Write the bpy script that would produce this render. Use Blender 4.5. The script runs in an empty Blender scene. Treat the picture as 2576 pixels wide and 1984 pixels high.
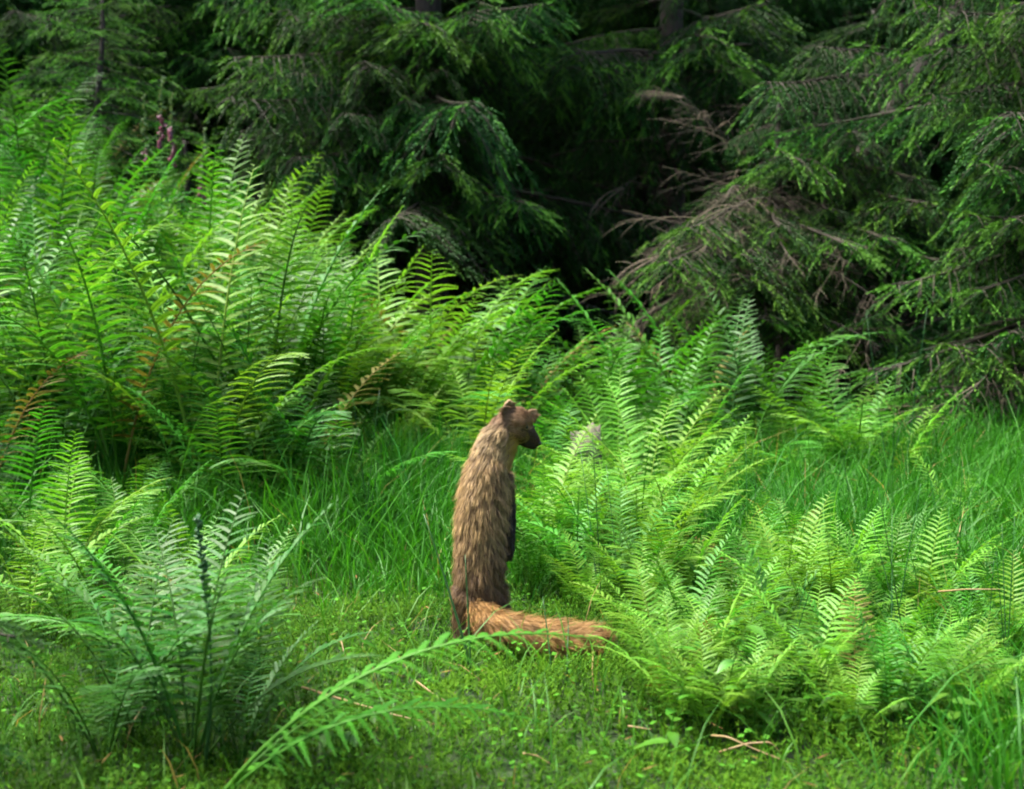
import bpy, math, random
import numpy as np
from mathutils import Vector, Matrix, Quaternion, noise as mnoise

R = math.radians
SC = bpy.context.scene
COL = SC.collection
rng = np.random.default_rng(11)
random.seed(11)

# ------------------------------------------------------------------ camera
CAM_Z, FPX, CX, CY, HORIZON = 0.70, 3109.0, 1288.0, 992.0, 850.0
PITCH = math.atan((CY - HORIZON) / FPX)
cam_d = bpy.data.cameras.new('camera')
cam = bpy.data.objects.new('camera', cam_d); COL.objects.link(cam)
cam_d.sensor_width = 36.0
cam_d.lens = 36.0 * FPX / 2576.0
cam_d.clip_start = 0.05; cam_d.clip_end = 600
cam_d.dof.use_dof = True
cam_d.dof.focus_distance = 2.9
cam_d.dof.aperture_fstop = 4.2
cam.location = (0, 0, CAM_Z)
cam.rotation_euler = (R(90) - PITCH, 0, 0)
SC.camera = cam

# ------------------------------------------------------------------ light
SUN_EL, SUN_AZ = R(66), R(278)          # azimuth clockwise from +Y: high over the left side of the clearing
world = bpy.data.worlds.new('World'); SC.world = world
world.use_nodes = True
wn = world.node_tree.nodes; wl = world.node_tree.links
sky = wn.new('ShaderNodeTexSky'); sky.sky_type = 'NISHITA'
sky.sun_disc = False; sky.sun_elevation = SUN_EL; sky.sun_rotation = SUN_AZ
sky.air_density = 1.0; sky.dust_density = 2.5; sky.ozone_density = 1.0
wl.new(sky.outputs[0], wn['Background'].inputs[0])
wn['Background'].inputs[1].default_value = 0.105
sun_d = bpy.data.lights.new('sun', 'SUN'); sun_d.energy = 3.5; sun_d.angle = R(26)
sun_d.color = (1.0, 0.95, 0.86)
sun = bpy.data.objects.new('sun', sun_d); COL.objects.link(sun)
to_sun = Vector((math.sin(SUN_AZ) * math.cos(SUN_EL), math.cos(SUN_AZ) * math.cos(SUN_EL), math.sin(SUN_EL)))
sun.rotation_euler = to_sun.to_track_quat('Z', 'Y').to_euler()
sun.location = (-6, -8, 18)
SC.view_settings.view_transform = 'Standard'
SC.view_settings.look = 'None'
SC.view_settings.exposure = 2.35
SC.view_settings.gamma = 1.0
SC.cycles.use_denoising = True
SC.cycles.max_bounces = 4
SC.cycles.use_adaptive_sampling = True
SC.cycles.adaptive_threshold = 0.02
SC.cycles.adaptive_min_samples = 10
SC.cycles.diffuse_bounces = 2
SC.cycles.glossy_bounces = 2
SC.cycles.transmission_bounces = 3
SC.cycles.transparent_max_bounces = 4
SC.cycles.filter_width = 1.9

# ------------------------------------------------------------------ helpers
def px_dir(px, py):
    a, b = (px - CX) / FPX, -(py - CY) / FPX
    c, s = math.cos(PITCH), math.sin(PITCH)
    return np.array([a, c + b * s, b * c - s])
def P(px, py, Y):
    d = px_dir(px, py); d = d / d[1]
    return np.array([d[0] * Y, Y, CAM_Z + d[2] * Y])

def sstep(a, b, x):
    t = np.clip((x - a) / (b - a), 0, 1); return t * t * (3 - 2 * t)
def vnoise(x, y, s=1.0, seed=0.0):
    x = np.asarray(x, float) * s; y = np.asarray(y, float) * s
    return (np.sin(x * 1.7 + 1.3 * np.sin(y * 1.1 + seed) + seed) * np.cos(y * 1.9 + 1.1 * np.sin(x * 0.8 - seed))
            + 0.5 * np.sin(x * 3.9 + y * 2.7 + seed * 2.1) * np.cos(y * 3.3 - x * 1.9)) / 1.5
def H(x, y):
    x = np.asarray(x, float); y = np.asarray(y, float)
    bank = 1.10 * sstep(0.9, -2.6, x) * sstep(3.0, 7.6, y)
    bank = bank + 0.35 * sstep(-1.0, -3.0, x) * sstep(4.6, 7.4, y)
    hill = 0.5 * np.maximum(0, y - 11.5) * sstep(11.5, 20, y)  # rise added behind the wood to shut out the low sky
    hill = np.minimum(hill, 26 + 0 * hill)
    return bank + hill + (0.03 * vnoise(x, y, 1.6, 2.0) + 0.012 * vnoise(x, y, 6.5, 4.0)) * sstep(1.2, 2.4, y) + 0.12 * vnoise(x, y, 0.35, 5.0) * sstep(6, 10, y)

def mesh_np(name, V, F, C=None, smooth=True):
    """V (n,3); F list of arrays of faces (k,3) or (k,4); C (n,3) point colours"""
    V = np.asarray(V, np.float32)
    if not isinstance(F, (list, tuple)): F = [F]
    F = [np.asarray(f, np.int32) for f in F if len(f)]
    me = bpy.data.meshes.new(name)
    me.vertices.add(len(V)); me.vertices.foreach_set('co', V.ravel())
    loops = np.concatenate([f.ravel() for f in F])
    tot = np.concatenate([np.full(len(f), f.shape[1], np.int32) for f in F])
    st = np.concatenate([[0], np.cumsum(tot)[:-1]]).astype(np.int32)
    me.loops.add(len(loops)); me.loops.foreach_set('vertex_index', loops)
    me.polygons.add(len(tot)); me.polygons.foreach_set('loop_start', st)
    me.polygons.foreach_set('loop_total', tot)
    if smooth: me.polygons.foreach_set('use_smooth', np.ones(len(tot), bool))
    me.update(calc_edges=True)
    if C is not None:
        ca = me.color_attributes.new('Col', 'FLOAT_COLOR', 'POINT')
        c4 = np.ones((len(V), 4), np.float32); c4[:, :3] = C
        ca.data.foreach_set('color', c4.ravel())
    return me

class MB:
    """collects geometry for one mesh"""
    def __init__(s): s.V = []; s.T = []; s.Q = []; s.C = []; s.n = 0
    def add(s, V, T=None, Q=None, C=(1, 1, 1)):
        V = np.asarray(V, float); C = np.asarray(C, float)
        if C.ndim == 1: C = np.tile(C, (len(V), 1))
        if T is not None and len(T): s.T.append(np.asarray(T) + s.n)
        if Q is not None and len(Q): s.Q.append(np.asarray(Q) + s.n)
        s.V.append(V); s.C.append(C); s.n += len(V)
    def tube(s, pts, rad, k=5, C=(1, 1, 1)):
        pts = np.asarray(pts, float); n = len(pts)
        rad = np.broadcast_to(np.asarray(rad, float), (n,))
        T = np.gradient(pts, axis=0); T /= np.linalg.norm(T, axis=1)[:, None] + 1e-9
        ref = np.array([0, 0, 1.0]) if abs(T[:, 2]).mean() < 0.8 else np.array([1.0, 0, 0])
        A = np.cross(T, ref); A /= np.linalg.norm(A, axis=1)[:, None] + 1e-9
        B = np.cross(T, A)
        a = np.arange(k) * 2 * math.pi / k
        V = pts[:, None] + rad[:, None, None] * (A[:, None] * np.cos(a)[None, :, None] + B[:, None] * np.sin(a)[None, :, None])
        V = V.reshape(-1, 3)
        i = np.arange(n - 1)[:, None] * k; j = np.arange(k)[None]; j2 = (j + 1) % k
        Q = np.stack([i + j, i + j2, i + k + j2, i + k + j], -1).reshape(-1, 4)
        V = np.concatenate([V, pts[:1], pts[-1:]])
        m = n * k
        T1 = np.stack([np.full(k, m), (np.arange(k) + 1) % k, np.arange(k)], -1)
        T2 = np.stack([np.full(k, m + 1), m - k + np.arange(k), m - k + (np.arange(k) + 1) % k], -1)
        s.add(V, np.concatenate([T1, T2]), Q, C)
    def mesh(s, name, smooth=True):
        F = []
        if s.T: F.append(np.concatenate(s.T))
        if s.Q: F.append(np.concatenate(s.Q))
        return mesh_np(name, np.concatenate(s.V), F, np.concatenate(s.C), smooth)

def ob(name, data, mat=None, parent=None, loc=None, rot=None, scale=None):
    o = bpy.data.objects.new(name, data); COL.objects.link(o)
    if mat is not None and data is not None and len(data.materials) == 0: data.materials.append(mat)
    if parent is not None: o.parent = parent
    if loc is not None: o.location = loc
    if rot is not None: o.rotation_euler = rot
    if scale is not None: o.scale = (scale,) * 3 if np.isscalar(scale) else scale
    return o
def tag(o, label, cat, group=None):
    o['label'] = label; o['category'] = cat
    if group: o['group'] = group
    return o
def thing(name, label, cat, loc, group=None, rotz=0.0):
    o = ob(name, None, loc=tuple(float(v) for v in loc)); o.rotation_euler = (0, 0, rotz)
    o.empty_display_size = 0.05
    return tag(o, label, cat, group)
def gz(x, y): return float(H(x, y))
def ground_at(px, Y):
    X = (px - CX) / FPX * Y
    return X, Y, gz(X, Y)

# ------------------------------------------------------------------ materials
def new_mat(name):
    m = bpy.data.materials.new(name); m.use_nodes = True
    nt = m.node_tree
    return m, nt, nt.nodes, nt.links, nt.nodes['Principled BSDF'], nt.nodes['Material Output']
def leaf_mat(name, base, trans_tint=(1.15, 1.15, 0.6), trans=0.35, rough=0.5, var=0.25, spec=0.35, hue=0.0, nscale=40):
    """vertex colour x base colour with per-object and noise variation, thin-leaf translucency"""
    m, nt, N, L, bsdf, out = new_mat(name)
    at = N.new('ShaderNodeAttribute'); at.attribute_name = 'Col'
    mul = N.new('ShaderNodeMix'); mul.data_type = 'RGBA'; mul.blend_type = 'MULTIPLY'; mul.inputs[0].default_value = 1
    L.new(at.outputs['Color'], mul.inputs[6]); mul.inputs[7].default_value = (*base, 1)
    oi = N.new('ShaderNodeObjectInfo')
    geo = N.new('ShaderNodeTexCoord')
    nz = N.new('ShaderNodeTexNoise'); nz.inputs['Scale'].default_value = nscale; nz.inputs['Detail'].default_value = 3
    L.new(geo.outputs['Object'], nz.inputs['Vector'])
    ad = N.new('ShaderNodeMath'); ad.operation = 'ADD'
    L.new(oi.outputs['Random'], ad.inputs[0]); L.new(nz.outputs['Fac'], ad.inputs[1])
    mr = N.new('ShaderNodeMapRange'); mr.inputs[1].default_value = 0.2; mr.inputs[2].default_value = 1.8
    mr.inputs[3].default_value = 1 - var; mr.inputs[4].default_value = 1 + var
    L.new(ad.outputs[0], mr.inputs[0])
    hs = N.new('ShaderNodeHueSaturation')
    L.new(mul.outputs[2], hs.inputs['Color']); L.new(mr.outputs[0], hs.inputs['Value'])
    hr = N.new('ShaderNodeMapRange'); hr.inputs[3].default_value = 0.5 - 0.012; hr.inputs[4].default_value = 0.5 + 0.018 + hue
    L.new(oi.outputs['Random'], hr.inputs[0]); L.new(hr.outputs[0], hs.inputs['Hue'])
    L.new(hs.outputs[0], bsdf.inputs['Base Color'])
    bsdf.inputs['Roughness'].default_value = rough
    bsdf.inputs['Specular IOR Level'].default_value = spec
    tr = N.new('ShaderNodeBsdfTranslucent')
    tm = N.new('ShaderNodeMix'); tm.data_type = 'RGBA'; tm.blend_type = 'MULTIPLY'; tm.inputs[0].default_value = 1
    L.new(hs.outputs[0], tm.inputs[6]); tm.inputs[7].default_value = (*trans_tint, 1)
    L.new(tm.outputs[2], tr.inputs['Color'])
    ms = N.new('ShaderNodeMixShader'); ms.inputs[0].default_value = trans
    L.new(bsdf.outputs[0], ms.inputs[1]); L.new(tr.outputs[0], ms.inputs[2])
    L.new(ms.outputs[0], out.inputs['Surface'])
    return m
def bark_mat(name, c1, c2, scale=30, rough=0.9):
    m, nt, N, L, bsdf, out = new_mat(name)
    tc = N.new('ShaderNodeTexCoord'); mp = N.new('ShaderNodeMapping'); mp.inputs['Scale'].default_value = (1, 1, 0.3)
    nz = N.new('ShaderNodeTexNoise'); nz.inputs['Scale'].default_value = scale; nz.inputs['Detail'].default_value = 6
    rp = N.new('ShaderNodeValToRGB'); rp.color_ramp.elements[0].color = (*c1, 1); rp.color_ramp.elements[1].color = (*c2, 1)
    rp.color_ramp.elements[0].position = 0.3; rp.color_ramp.elements[1].position = 0.7
    L.new(tc.outputs['Object'], mp.inputs[0]); L.new(mp.outputs[0], nz.inputs['Vector'])
    L.new(nz.outputs['Fac'], rp.inputs[0]); L.new(rp.outputs[0], bsdf.inputs['Base Color'])
    bp = N.new('ShaderNodeBump'); bp.inputs['Strength'].default_value = 0.6; bp.inputs['Distance'].default_value = 0.02
    L.new(nz.outputs['Fac'], bp.inputs['Height']); L.new(bp.outputs[0], bsdf.inputs['Normal'])
    bsdf.inputs['Roughness'].default_value = rough
    return m
def vcol_mat(name, rough=0.7, spec=0.3, base=(1, 1, 1)):
    m, nt, N, L, bsdf, out = new_mat(name)
    at = N.new('ShaderNodeAttribute'); at.attribute_name = 'Col'
    mul = N.new('ShaderNodeMix'); mul.data_type = 'RGBA'; mul.blend_type = 'MULTIPLY'; mul.inputs[0].default_value = 1
    nz = N.new('ShaderNodeTexNoise'); nz.inputs['Scale'].default_value = 60
    tc = N.new('ShaderNodeTexCoord'); L.new(tc.outputs['Object'], nz.inputs['Vector'])
    mr = N.new('ShaderNodeMapRange'); mr.inputs[3].default_value = 0.75; mr.inputs[4].default_value = 1.25
    L.new(nz.outputs['Fac'], mr.inputs[0])
    hs = N.new('ShaderNodeHueSaturation'); L.new(mr.outputs[0], hs.inputs['Value'])
    L.new(at.outputs['Color'], mul.inputs[6]); mul.inputs[7].default_value = (*base, 1)
    L.new(mul.outputs[2], hs.inputs['Color']); L.new(hs.outputs[0], bsdf.inputs['Base Color'])
    bsdf.inputs['Roughness'].default_value = rough; bsdf.inputs['Specular IOR Level'].default_value = spec
    return m

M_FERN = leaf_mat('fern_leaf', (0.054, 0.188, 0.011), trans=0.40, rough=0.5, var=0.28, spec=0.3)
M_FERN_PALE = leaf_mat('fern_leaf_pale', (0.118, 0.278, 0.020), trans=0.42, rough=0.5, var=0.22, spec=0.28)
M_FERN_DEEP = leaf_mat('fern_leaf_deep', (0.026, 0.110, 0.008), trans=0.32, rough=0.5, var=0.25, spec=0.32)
M_FERN_OLD = leaf_mat('fern_leaf_old', (0.150, 0.130, 0.028), trans=0.3, rough=0.6, var=0.3, spec=0.2)
M_NEEDLE = leaf_mat('spruce_needle', (1, 1, 1), trans=0.12, rough=0.6, var=0.25, spec=0.12, nscale=6)
M_GRASS = leaf_mat('grass_blade', (1, 1, 1), trans=0.36, rough=0.5, var=0.15, spec=0.2, nscale=3)
M_MOSS = leaf_mat('moss_leaf', (1, 1, 1), trans=0.25, rough=0.7, var=0.3, spec=0.06, nscale=5)
M_RUSH = leaf_mat('rush_stem', (0.016, 0.075, 0.014), trans=0.05, rough=0.4, var=0.2)
M_HERB = leaf_mat('herb_leaf', (0.055, 0.165, 0.010), trans=0.34, rough=0.45, var=0.3)
M_BARK = bark_mat('spruce_bark', (0.012, 0.008, 0.006), (0.045, 0.032, 0.024))
M_TWIG = vcol_mat('dead_twig', 0.85, 0.2)
M_STRAW = vcol_mat('dry_straw', 0.55, 0.4)
M_STUMP = bark_mat('stump_wood', (0.030, 0.030, 0.018), (0.17, 0.145, 0.10), 45)

# ground: mossy soil, forest litter further back
M_GROUND, nt, N, L, bsdf, out = new_mat('mossy_ground')
tc = N.new('ShaderNodeTexCoord')
n1 = N.new('ShaderNodeTexNoise'); n1.inputs['Scale'].default_value = 3.5; n1.inputs['Detail'].default_value = 8
n2 = N.new('ShaderNodeTexNoise'); n2.inputs['Scale'].default_value = 60; n2.inputs['Detail'].default_value = 4
L.new(tc.outputs['Object'], n1.inputs['Vector']); L.new(tc.outputs['Object'], n2.inputs['Vector'])
r1 = N.new('ShaderNodeValToRGB')
for e, (p, c) in zip([r1.color_ramp.elements[0], r1.color_ramp.elements[1]], [(0.32, (0.008, 0.020, 0.004, 1)), (0.68, (0.022, 0.048, 0.006, 1))]):
    e.position = p; e.color = c
L.new(n1.outputs['Fac'], r1.inputs[0])
r2 = N.new('ShaderNodeValToRGB')
r2.color_ramp.elements[0].color = (0.010, 0.007, 0.005, 1); r2.color_ramp.elements[1].color = (0.045, 0.030, 0.018, 1)
L.new(n2.outputs['Fac'], r2.inputs[0])
at = N.new('ShaderNodeAttribute'); at.attribute_name = 'Col'
mx = N.new('ShaderNodeMix'); mx.data_type = 'RGBA'
L.new(at.outputs['Fac'], mx.inputs[0]); L.new(r1.outputs[0], mx.inputs[6]); L.new(r2.outputs[0], mx.inputs[7])
L.new(mx.outputs[2], bsdf.inputs['Base Color']); bsdf.inputs['Roughness'].default_value = 0.95
bp = N.new('ShaderNodeBump'); bp.inputs['Strength'].default_value = 0.8; bp.inputs['Distance'].default_value = 0.02
L.new(n2.outputs['Fac'], bp.inputs['Height']); L.new(bp.outputs[0], bsdf.inputs['Normal'])

# ------------------------------------------------------------------ ground
gx = np.concatenate([np.linspace(-90, -8, 28), np.arange(-7.8, 7.8, 0.12), np.linspace(8, 90, 28)])
gy = np.concatenate([np.linspace(-60, 0, 14), np.arange(0.3, 13, 0.12), np.linspace(13.3, 120, 60)])
X, Y = np.meshgrid(gx, gy)
V = np.stack([X, Y, H(X, Y)], -1).reshape(-1, 3)
nx, ny = len(gx), len(gy)
i = np.arange(ny - 1)[:, None] * nx + np.arange(nx - 1)[None]
Q = np.stack([i, i + 1, i + nx + 1, i + nx], -1).reshape(-1, 4)
def forest_edge(x):           # y of the edge of the wood
    return 6.9 + 0.9 * sstep(-0.2, -3, x) - 1.3 * sstep(0.8, 2.6, x)
fl = sstep(-0.3, 0.8, V[:, 1] - forest_edge(V[:, 0]) + 0.3 * vnoise(V[:, 0], V[:, 1], 1.2, 1))
g = ob('ground', mesh_np('ground', V, Q, np.repeat(fl[:, None], 3, 1)), M_GROUND)
g['kind'] = 'structure'

# ------------------------------------------------------------------ spruce boughs
def unit(v): 
    v = np.asarray(v, float); return v / (np.linalg.norm(v, axis=-1, keepdims=True) + 1e-9)
def needles(mb, O, D, Ln, new, k, nl, nw, r):
    """O origin, D unit dir, Ln length, new 0..1 of each shoot -> k needle triangles each"""
    n = len(O)
    v = (np.arange(k)[None] + r.random((n, k))) / k
    ref = np.tile([0.1, 0.2, 1.0], (n, 1)); A = unit(np.cross(D, ref)); B = np.cross(A, D)
    th = r.random((n, k)) * 2 * math.pi
    Rd = A[:, None] * np.cos(th)[..., None] + B[:, None] * (0.35 + 0.85 * np.sin(th))[..., None] * 0.8
    nd = unit(D[:, None] * (0.8 + 0.6 * v[..., None]) + Rd * (0.95 - 0.5 * v[..., None]))
    b = O[:, None] + D[:, None] * (Ln[:, None] * v)[..., None]
    l = nl * (0.7 + 0.5 * r.random((n, k))) * (1 - 0.35 * v ** 3)
    tip = b + nd * l[..., None]
    wd = unit(np.cross(nd, D[:, None] + 0.3 * Rd)) * nw * 0.5
    mid = b + nd * (l * 0.4)[..., None]
    V = np.stack([b, mid + wd, tip, mid - wd], 2).reshape(-1, 3)
    idx = np.arange(n * k) * 4
    Q = np.stack([idx, idx + 1, idx + 2, idx + 3], -1)
    old = np.array([0.0100, 0.047, 0.0095]); nw_ = np.array([0.095, 0.245, 0.024])
    sh = (0.8 + 0.4 * r.random(n))[:, None]
    c = (old * (1 - new[:, None]) + nw_ * new[:, None]) * sh
    C = np.repeat(c, k * 4, 0)
    mb.add(V, None, Q, C)

TW = np.array([0.066, 0.058, 0.042])
def bough_mesh(seed, L=1.7, droop=0.28, hang=0.5, green_from=0.05, new=0.35, k=24, dens=1.0, nl=0.021, nw=0.0058, tipup=0.15, wid=0.36):
    r = np.random.default_rng(seed); mb = MB()
    t = np.linspace(0, 1, 14)
    wob = 0.02 * L
    ax = np.stack([L * t, wob * np.sin(t * 5 + seed) , L * (0.10 * t - droop * t ** 1.7 + tipup * np.maximum(0, t - 0.6) ** 2 * 2) ], -1)
    mb.tube(ax, 0.0085 * L * (1 - t) ** 0.8 + 0.0018, 5, TW * 0.75)
    TG = unit(np.gradient(ax, axis=0))
    O, D, LN, NW = [], [], [], []
    ns = int(26 * L / 1.7 * dens)
    for i in range(ns):
        for sgn in (-1, 1):
            ti = 0.10 + 0.90 * (i + r.random()) / ns
            if ti > 1: continue
            b = np.array([np.interp(ti, t, ax[:, q]) for q in range(3)])
            tg = np.array([np.interp(ti, t, TG[:, q]) for q in range(3)])
            ls = L * (wid * min(1, (ti + 0.12) / 0.4) * (1.0 - ti) ** 0.75 + 0.045) * r.uniform(0.65, 1.2)
            side = np.array([-tg[1], tg[0], 0]) * sgn
            d0 = unit(tg * r.uniform(0.55, 0.95) + side * r.uniform(0.6, 1.0) + np.array([0, 0, r.uniform(-0.25, 0.12)]))
            u = np.linspace(0, 1, 6)
            hg = hang * r.uniform(0.5, 1.4)
            sp = b + d0 * (ls * u)[:, None] + np.array([0, 0, -1]) * (hg * ls * u ** 1.8)[:, None]
            mb.tube(sp, (0.0026 * (1 - u) + 0.0009) * L / 1.7 + 0.0003, 3, TW * r.uniform(0.35, 0.9))
            st = unit(np.gradient(sp, axis=0))
            nsh = max(1, int(ls / 0.046))
            for j in range(nsh):
                uj = (j + r.random()) / nsh
                gf = green_from - 0.05 + (0.12 if uj < 0.3 else 0)
                if ti * 0.6 + uj * 0.4 < gf + r.uniform(-0.08, 0.08): continue
                o = np.array([np.interp(uj, u, sp[:, q]) for q in range(3)])
                ts = np.array([np.interp(uj, u, st[:, q]) for q in range(3)])
                for s2 in (-1, 1):
                    if r.random() < 0.18: continue
                    lat = unit(np.cross(ts, [0, 0, 1])) * s2
                    dd = unit(ts * 0.9 + lat * r.uniform(0.45, 0.7) + np.array([0, 0, r.uniform(-0.45, -0.1)]))
                    ln = r.uniform(0.07, 0.125) * (1.1 - 0.4 * uj)
                    O.append(o); D.append(dd); LN.append(ln)
                    NW.append(1.0 * r.uniform(0.6, 1) if r.random() < new * (0.25 + 0.9 * uj) else r.uniform(0, 0.15))
            O.append(sp[-1]); D.append(unit(st[-1] + np.array([0, 0, -0.1]))); LN.append(r.uniform(0.07, 0.12))
            NW.append(r.uniform(0.6, 1) if r.random() < new * 1.4 else 0.1)
    O.append(ax[-1]); D.append(TG[-1]); LN.append(0.09); NW.append(0.8 if new > 0.2 else 0.1)
    O, D, LN, NW = np.array(O), np.array(D), np.array(LN), np.array(NW)
    needles(mb, O, D, LN, NW, k, nl, nw, r)
    return mb.mesh('bough')
def dead_bough_mesh(seed, L=1.5):
    r = np.random.default_rng(seed); mb = MB()
    t = np.linspace(0, 1, 12)
    ax = np.stack([L * t, 0.06 * L * np.sin(t * 4 + seed), L * (0.08 * t - 0.35 * t ** 2)], -1)
    mb.tube(ax, 0.006 * L * (1 - t) ** 0.8 + 0.0018, 5, TW)
    for i in range(34):
        ti = 0.08 + 0.9 * r.random()
        b = np.array([np.interp(ti, t, ax[:, q]) for q in range(3)])
        ls = L * r.uniform(0.15, 0.45) * (1.1 - 0.7 * ti)
        d0 = unit([r.uniform(0.2, 1), r.choice([-1, 1]) * r.uniform(0.3, 1), r.uniform(-0.9, 0.15)])
        u = np.linspace(0, 1, 7)
        crv = unit(r.normal(size=3) + np.array([0, 0, -1.0]))
        sp = b + d0 * (ls * u)[:, None] + crv * (0.45 * ls * u ** 2)[:, None]
        cc = TW * (r.uniform(0.45, 1.3) if r.random() < 0.86 else 2.3) * np.array([1.05, 0.97, 0.9])
        mb.tube(sp, 0.0022 * (1 - u) + 0.0009, 3, cc)
        for j in range(5):
            uj = r.uniform(0.2, 1); o = np.array([np.interp(uj, u, sp[:, q]) for q in range(3)])
            d1 = unit(d0 + r.normal(size=3) * 0.8 + np.array([0, 0, -0.5])); l1 = ls * r.uniform(0.2, 0.5)
            w = np.linspace(0, 1, 4)
            s1 = o + d1 * (l1 * w)[:, None] + np.array([0, 0, -1]) * (0.3 * l1 * w ** 2)[:, None]
            mb.tube(s1, 0.0013 * (1 - w) + 0.0006, 3, cc)
    return mb.mesh('dead_bough')

BOUGH = [bough_mesh(1, droop=0.30, hang=0.45, new=0.30), bough_mesh(2, droop=0.20, hang=0.9, new=0.15, green_from=0.22),
         bough_mesh(3, droop=0.38, hang=0.35, new=0.5), bough_mesh(4, droop=0.24, hang=0.6, new=0.25),
         bough_mesh(5, droop=0.18, hang=0.4, new=0.6, tipup=0.3), bough_mesh(6, droop=0.34, hang=0.8, new=0.10, green_from=0.25)]
BOUGH_FAR = [bough_mesh(21, k=12, dens=0.8, nl=0.036, nw=0.014, new=0.1), bough_mesh(22, k=12, dens=0.8, nl=0.036, nw=0.014, new=0.05, hang=0.8),
             bough_mesh(23, k=12, dens=0.8, nl=0.036, nw=0.014, new=0.15, droop=0.4)]
BOUGH_SMALL = [bough_mesh(31, L=0.6, droop=0.1, hang=0.15, new=0.7, green_from=0.0, tipup=0.3), bough_mesh(32, L=0.6, droop=0.2, hang=0.2, new=0.6, green_from=0.0)]
SPRIG = [bough_mesh(41, L=0.34, droop=0.25, hang=0.2, new=0.0, green_from=-0.2, k=40, nl=0.013, nw=0.0016, wid=0.3)]
DEAD = [dead_bough_mesh(51), dead_bough_mesh(52), dead_bough_mesh(53)]
for me in BOUGH + BOUGH_FAR + BOUGH_SMALL + SPRIG: me.materials.append(M_NEEDLE)
for me in DEAD: me.materials.append(M_TWIG)
def mesh_len(me): return max(v.co.x for v in me.vertices)
BLEN = {me.name: mesh_len(me) for me in BOUGH + BOUGH_FAR + BOUGH_SMALL + SPRIG + DEAD}

def trunk_mesh(h, r0, lean, seed):
    r = np.random.default_rng(seed); mb = MB()
    t = np.linspace(0, 1, 16)
    pts = np.stack([lean[0] * t * h + 0.02 * np.sin(t * 7 + seed), lean[1] * t * h + 0.02 * np.cos(t * 6), h * t - 0.15], -1)
    rad = r0 * (1 - t) ** 0.9 + 0.01; rad[0] *= 1.35; rad[1] *= 1.08
    mb.tube(pts, rad, 10)
    return mb.mesh('trunk')
def add_bough(tree, me, base, tip, roll=0.0):
    """base, tip in world; tree root at world loc without rotation"""
    base = np.asarray(base, float); tip = np.asarray(tip, float)
    d = Vector(tip - base); s = d.length / (BLEN[me.name] * 1.0)
    # mesh tip sits a bit below its x axis: aim axis so that the mesh tip hits the target
    x = d.normalized(); y = Vector((0, 0, 1)).cross(x)
    if y.length < 1e-3: y = Vector((0, 1, 0))
    y.normalize(); z = x.cross(y)
    tipz = max(me.vertices, key=lambda v: v.co.x).co.z if me.name not in TIPZ else TIPZ[me.name]
    TIPZ[me.name] = tipz
    ang = math.atan2(-tipz, BLEN[me.name])
    Mx = Matrix((x, y, z)).transposed() @ Matrix.Rotation(-ang, 3, 'Y') @ Matrix.Rotation(roll, 3, 'X')
    o = ob('dead_bough' if me in DEAD else 'bough', me, None, tree)
    o.matrix_local = Matrix.Translation(Vector(base) - tree.location) @ Mx.to_4x4() @ Matrix.Scale(s, 4)
    return o
TIPZ = {}
def spruce(px, Yt, height, r0, label, group=None, lean=(0, 0), heroes=(), nrand=20, lo=0.6, hi=None, blen=1.9, set_=None, seed=0, name='spruce_tree', dead=0, az=None, hero_dh=0.16, bad=()):
    Xt, _, zt = ground_at(px, Yt)
    tr = thing(name, label, 'tree', (Xt, Yt, zt), group)
    r = np.random.default_rng(seed + 100)
    set_ = set_ or BOUGH
    ob('trunk', trunk_mesh(height, r0, lean, seed), M_BARK, tr)
    def on(z): f = (z - zt); return np.array([Xt + lean[0] * f, Yt + lean[1] * f, z])
    for hb in heroes:
        tip = P(hb[0], hb[1], hb[2]); me = hb[3] if not isinstance(hb[3], int) else BOUGH[hb[3] % len(BOUGH)]
        cb = on(tip[2]); run = math.hypot(tip[0] - cb[0], tip[1] - cb[1])
        bz = max(zt + 0.15, tip[2] + (hero_dh if len(hb) < 5 else hb[4]) * run)
        add_bough(tr, me, on(bz), tip, r.uniform(-0.25, 0.25))
    hi = hi or height * 0.97
    for i in range(nrand):
        f = (i + r.random()) / nrand
        z = zt + lo + (hi - lo) * f
        ln = blen * (1 - 0.8 * (z - zt) / height) * r.uniform(0.75, 1.15) + 0.15
        a = i * 2.39996 + r.uniform(-0.5, 0.5) if az is None else r.uniform(*az)
        b = on(z); me = set_[int(r.integers(len(set_)))]
        if dead and f < dead: me = DEAD[int(r.integers(len(DEAD)))]; 
        tip = b + np.array([math.cos(a) * ln, math.sin(a) * ln, -ln * r.uniform(0.0, 0.35)])
        tip[2] = max(tip[2], gz(tip[0], tip[1]) + 0.06)
        add_bough(tr, me, b, tip, r.uniform(-0.3, 0.3))
    return tr

A_ = [(515, 245, 6.7, 1), (570, 175, 6.9, 2), (690, 400, 6.8, 3), (860, 350, 6.9, 5), (1010, 430, 7.2, 3), (660, 60, 7.0, 0), (880, 150, 6.8, 1),
      (1060, 85, 6.6, 2), (920, 500, 7.3, 5), (1120, 408, 6.6, 4), (1290, 545, 6.8, 2), (1390, 40, 6.8, 0), (1230, 5, 6.6, 4), (760, 250, 7.0, 5), (1180, 260, 7.2, 1), (1000, 250, 6.9, 3),
      (1120, 600, 7.6, 5), (1020, 560, 7.4, 1), (820, 30, 7.2, 1), (1110, 170, 7.0, 3), (1270, 120, 7.1, 5)]
spruce(1080, 8.5, 9, 0.11, 'broad spruce with drooping boughs reaching over the fern bank', heroes=A_, nrand=80, lo=0.8, seed=1, blen=2.2)
B_ = [(1420, 110, 7.6, 1), (1530, 300, 8.0, 5), (1900, 50, 7.4, 0), (1650, 190, 7.8, 3), (1780, 90, 7.3, 4), (1480, 420, 8.2, 5)]
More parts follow.
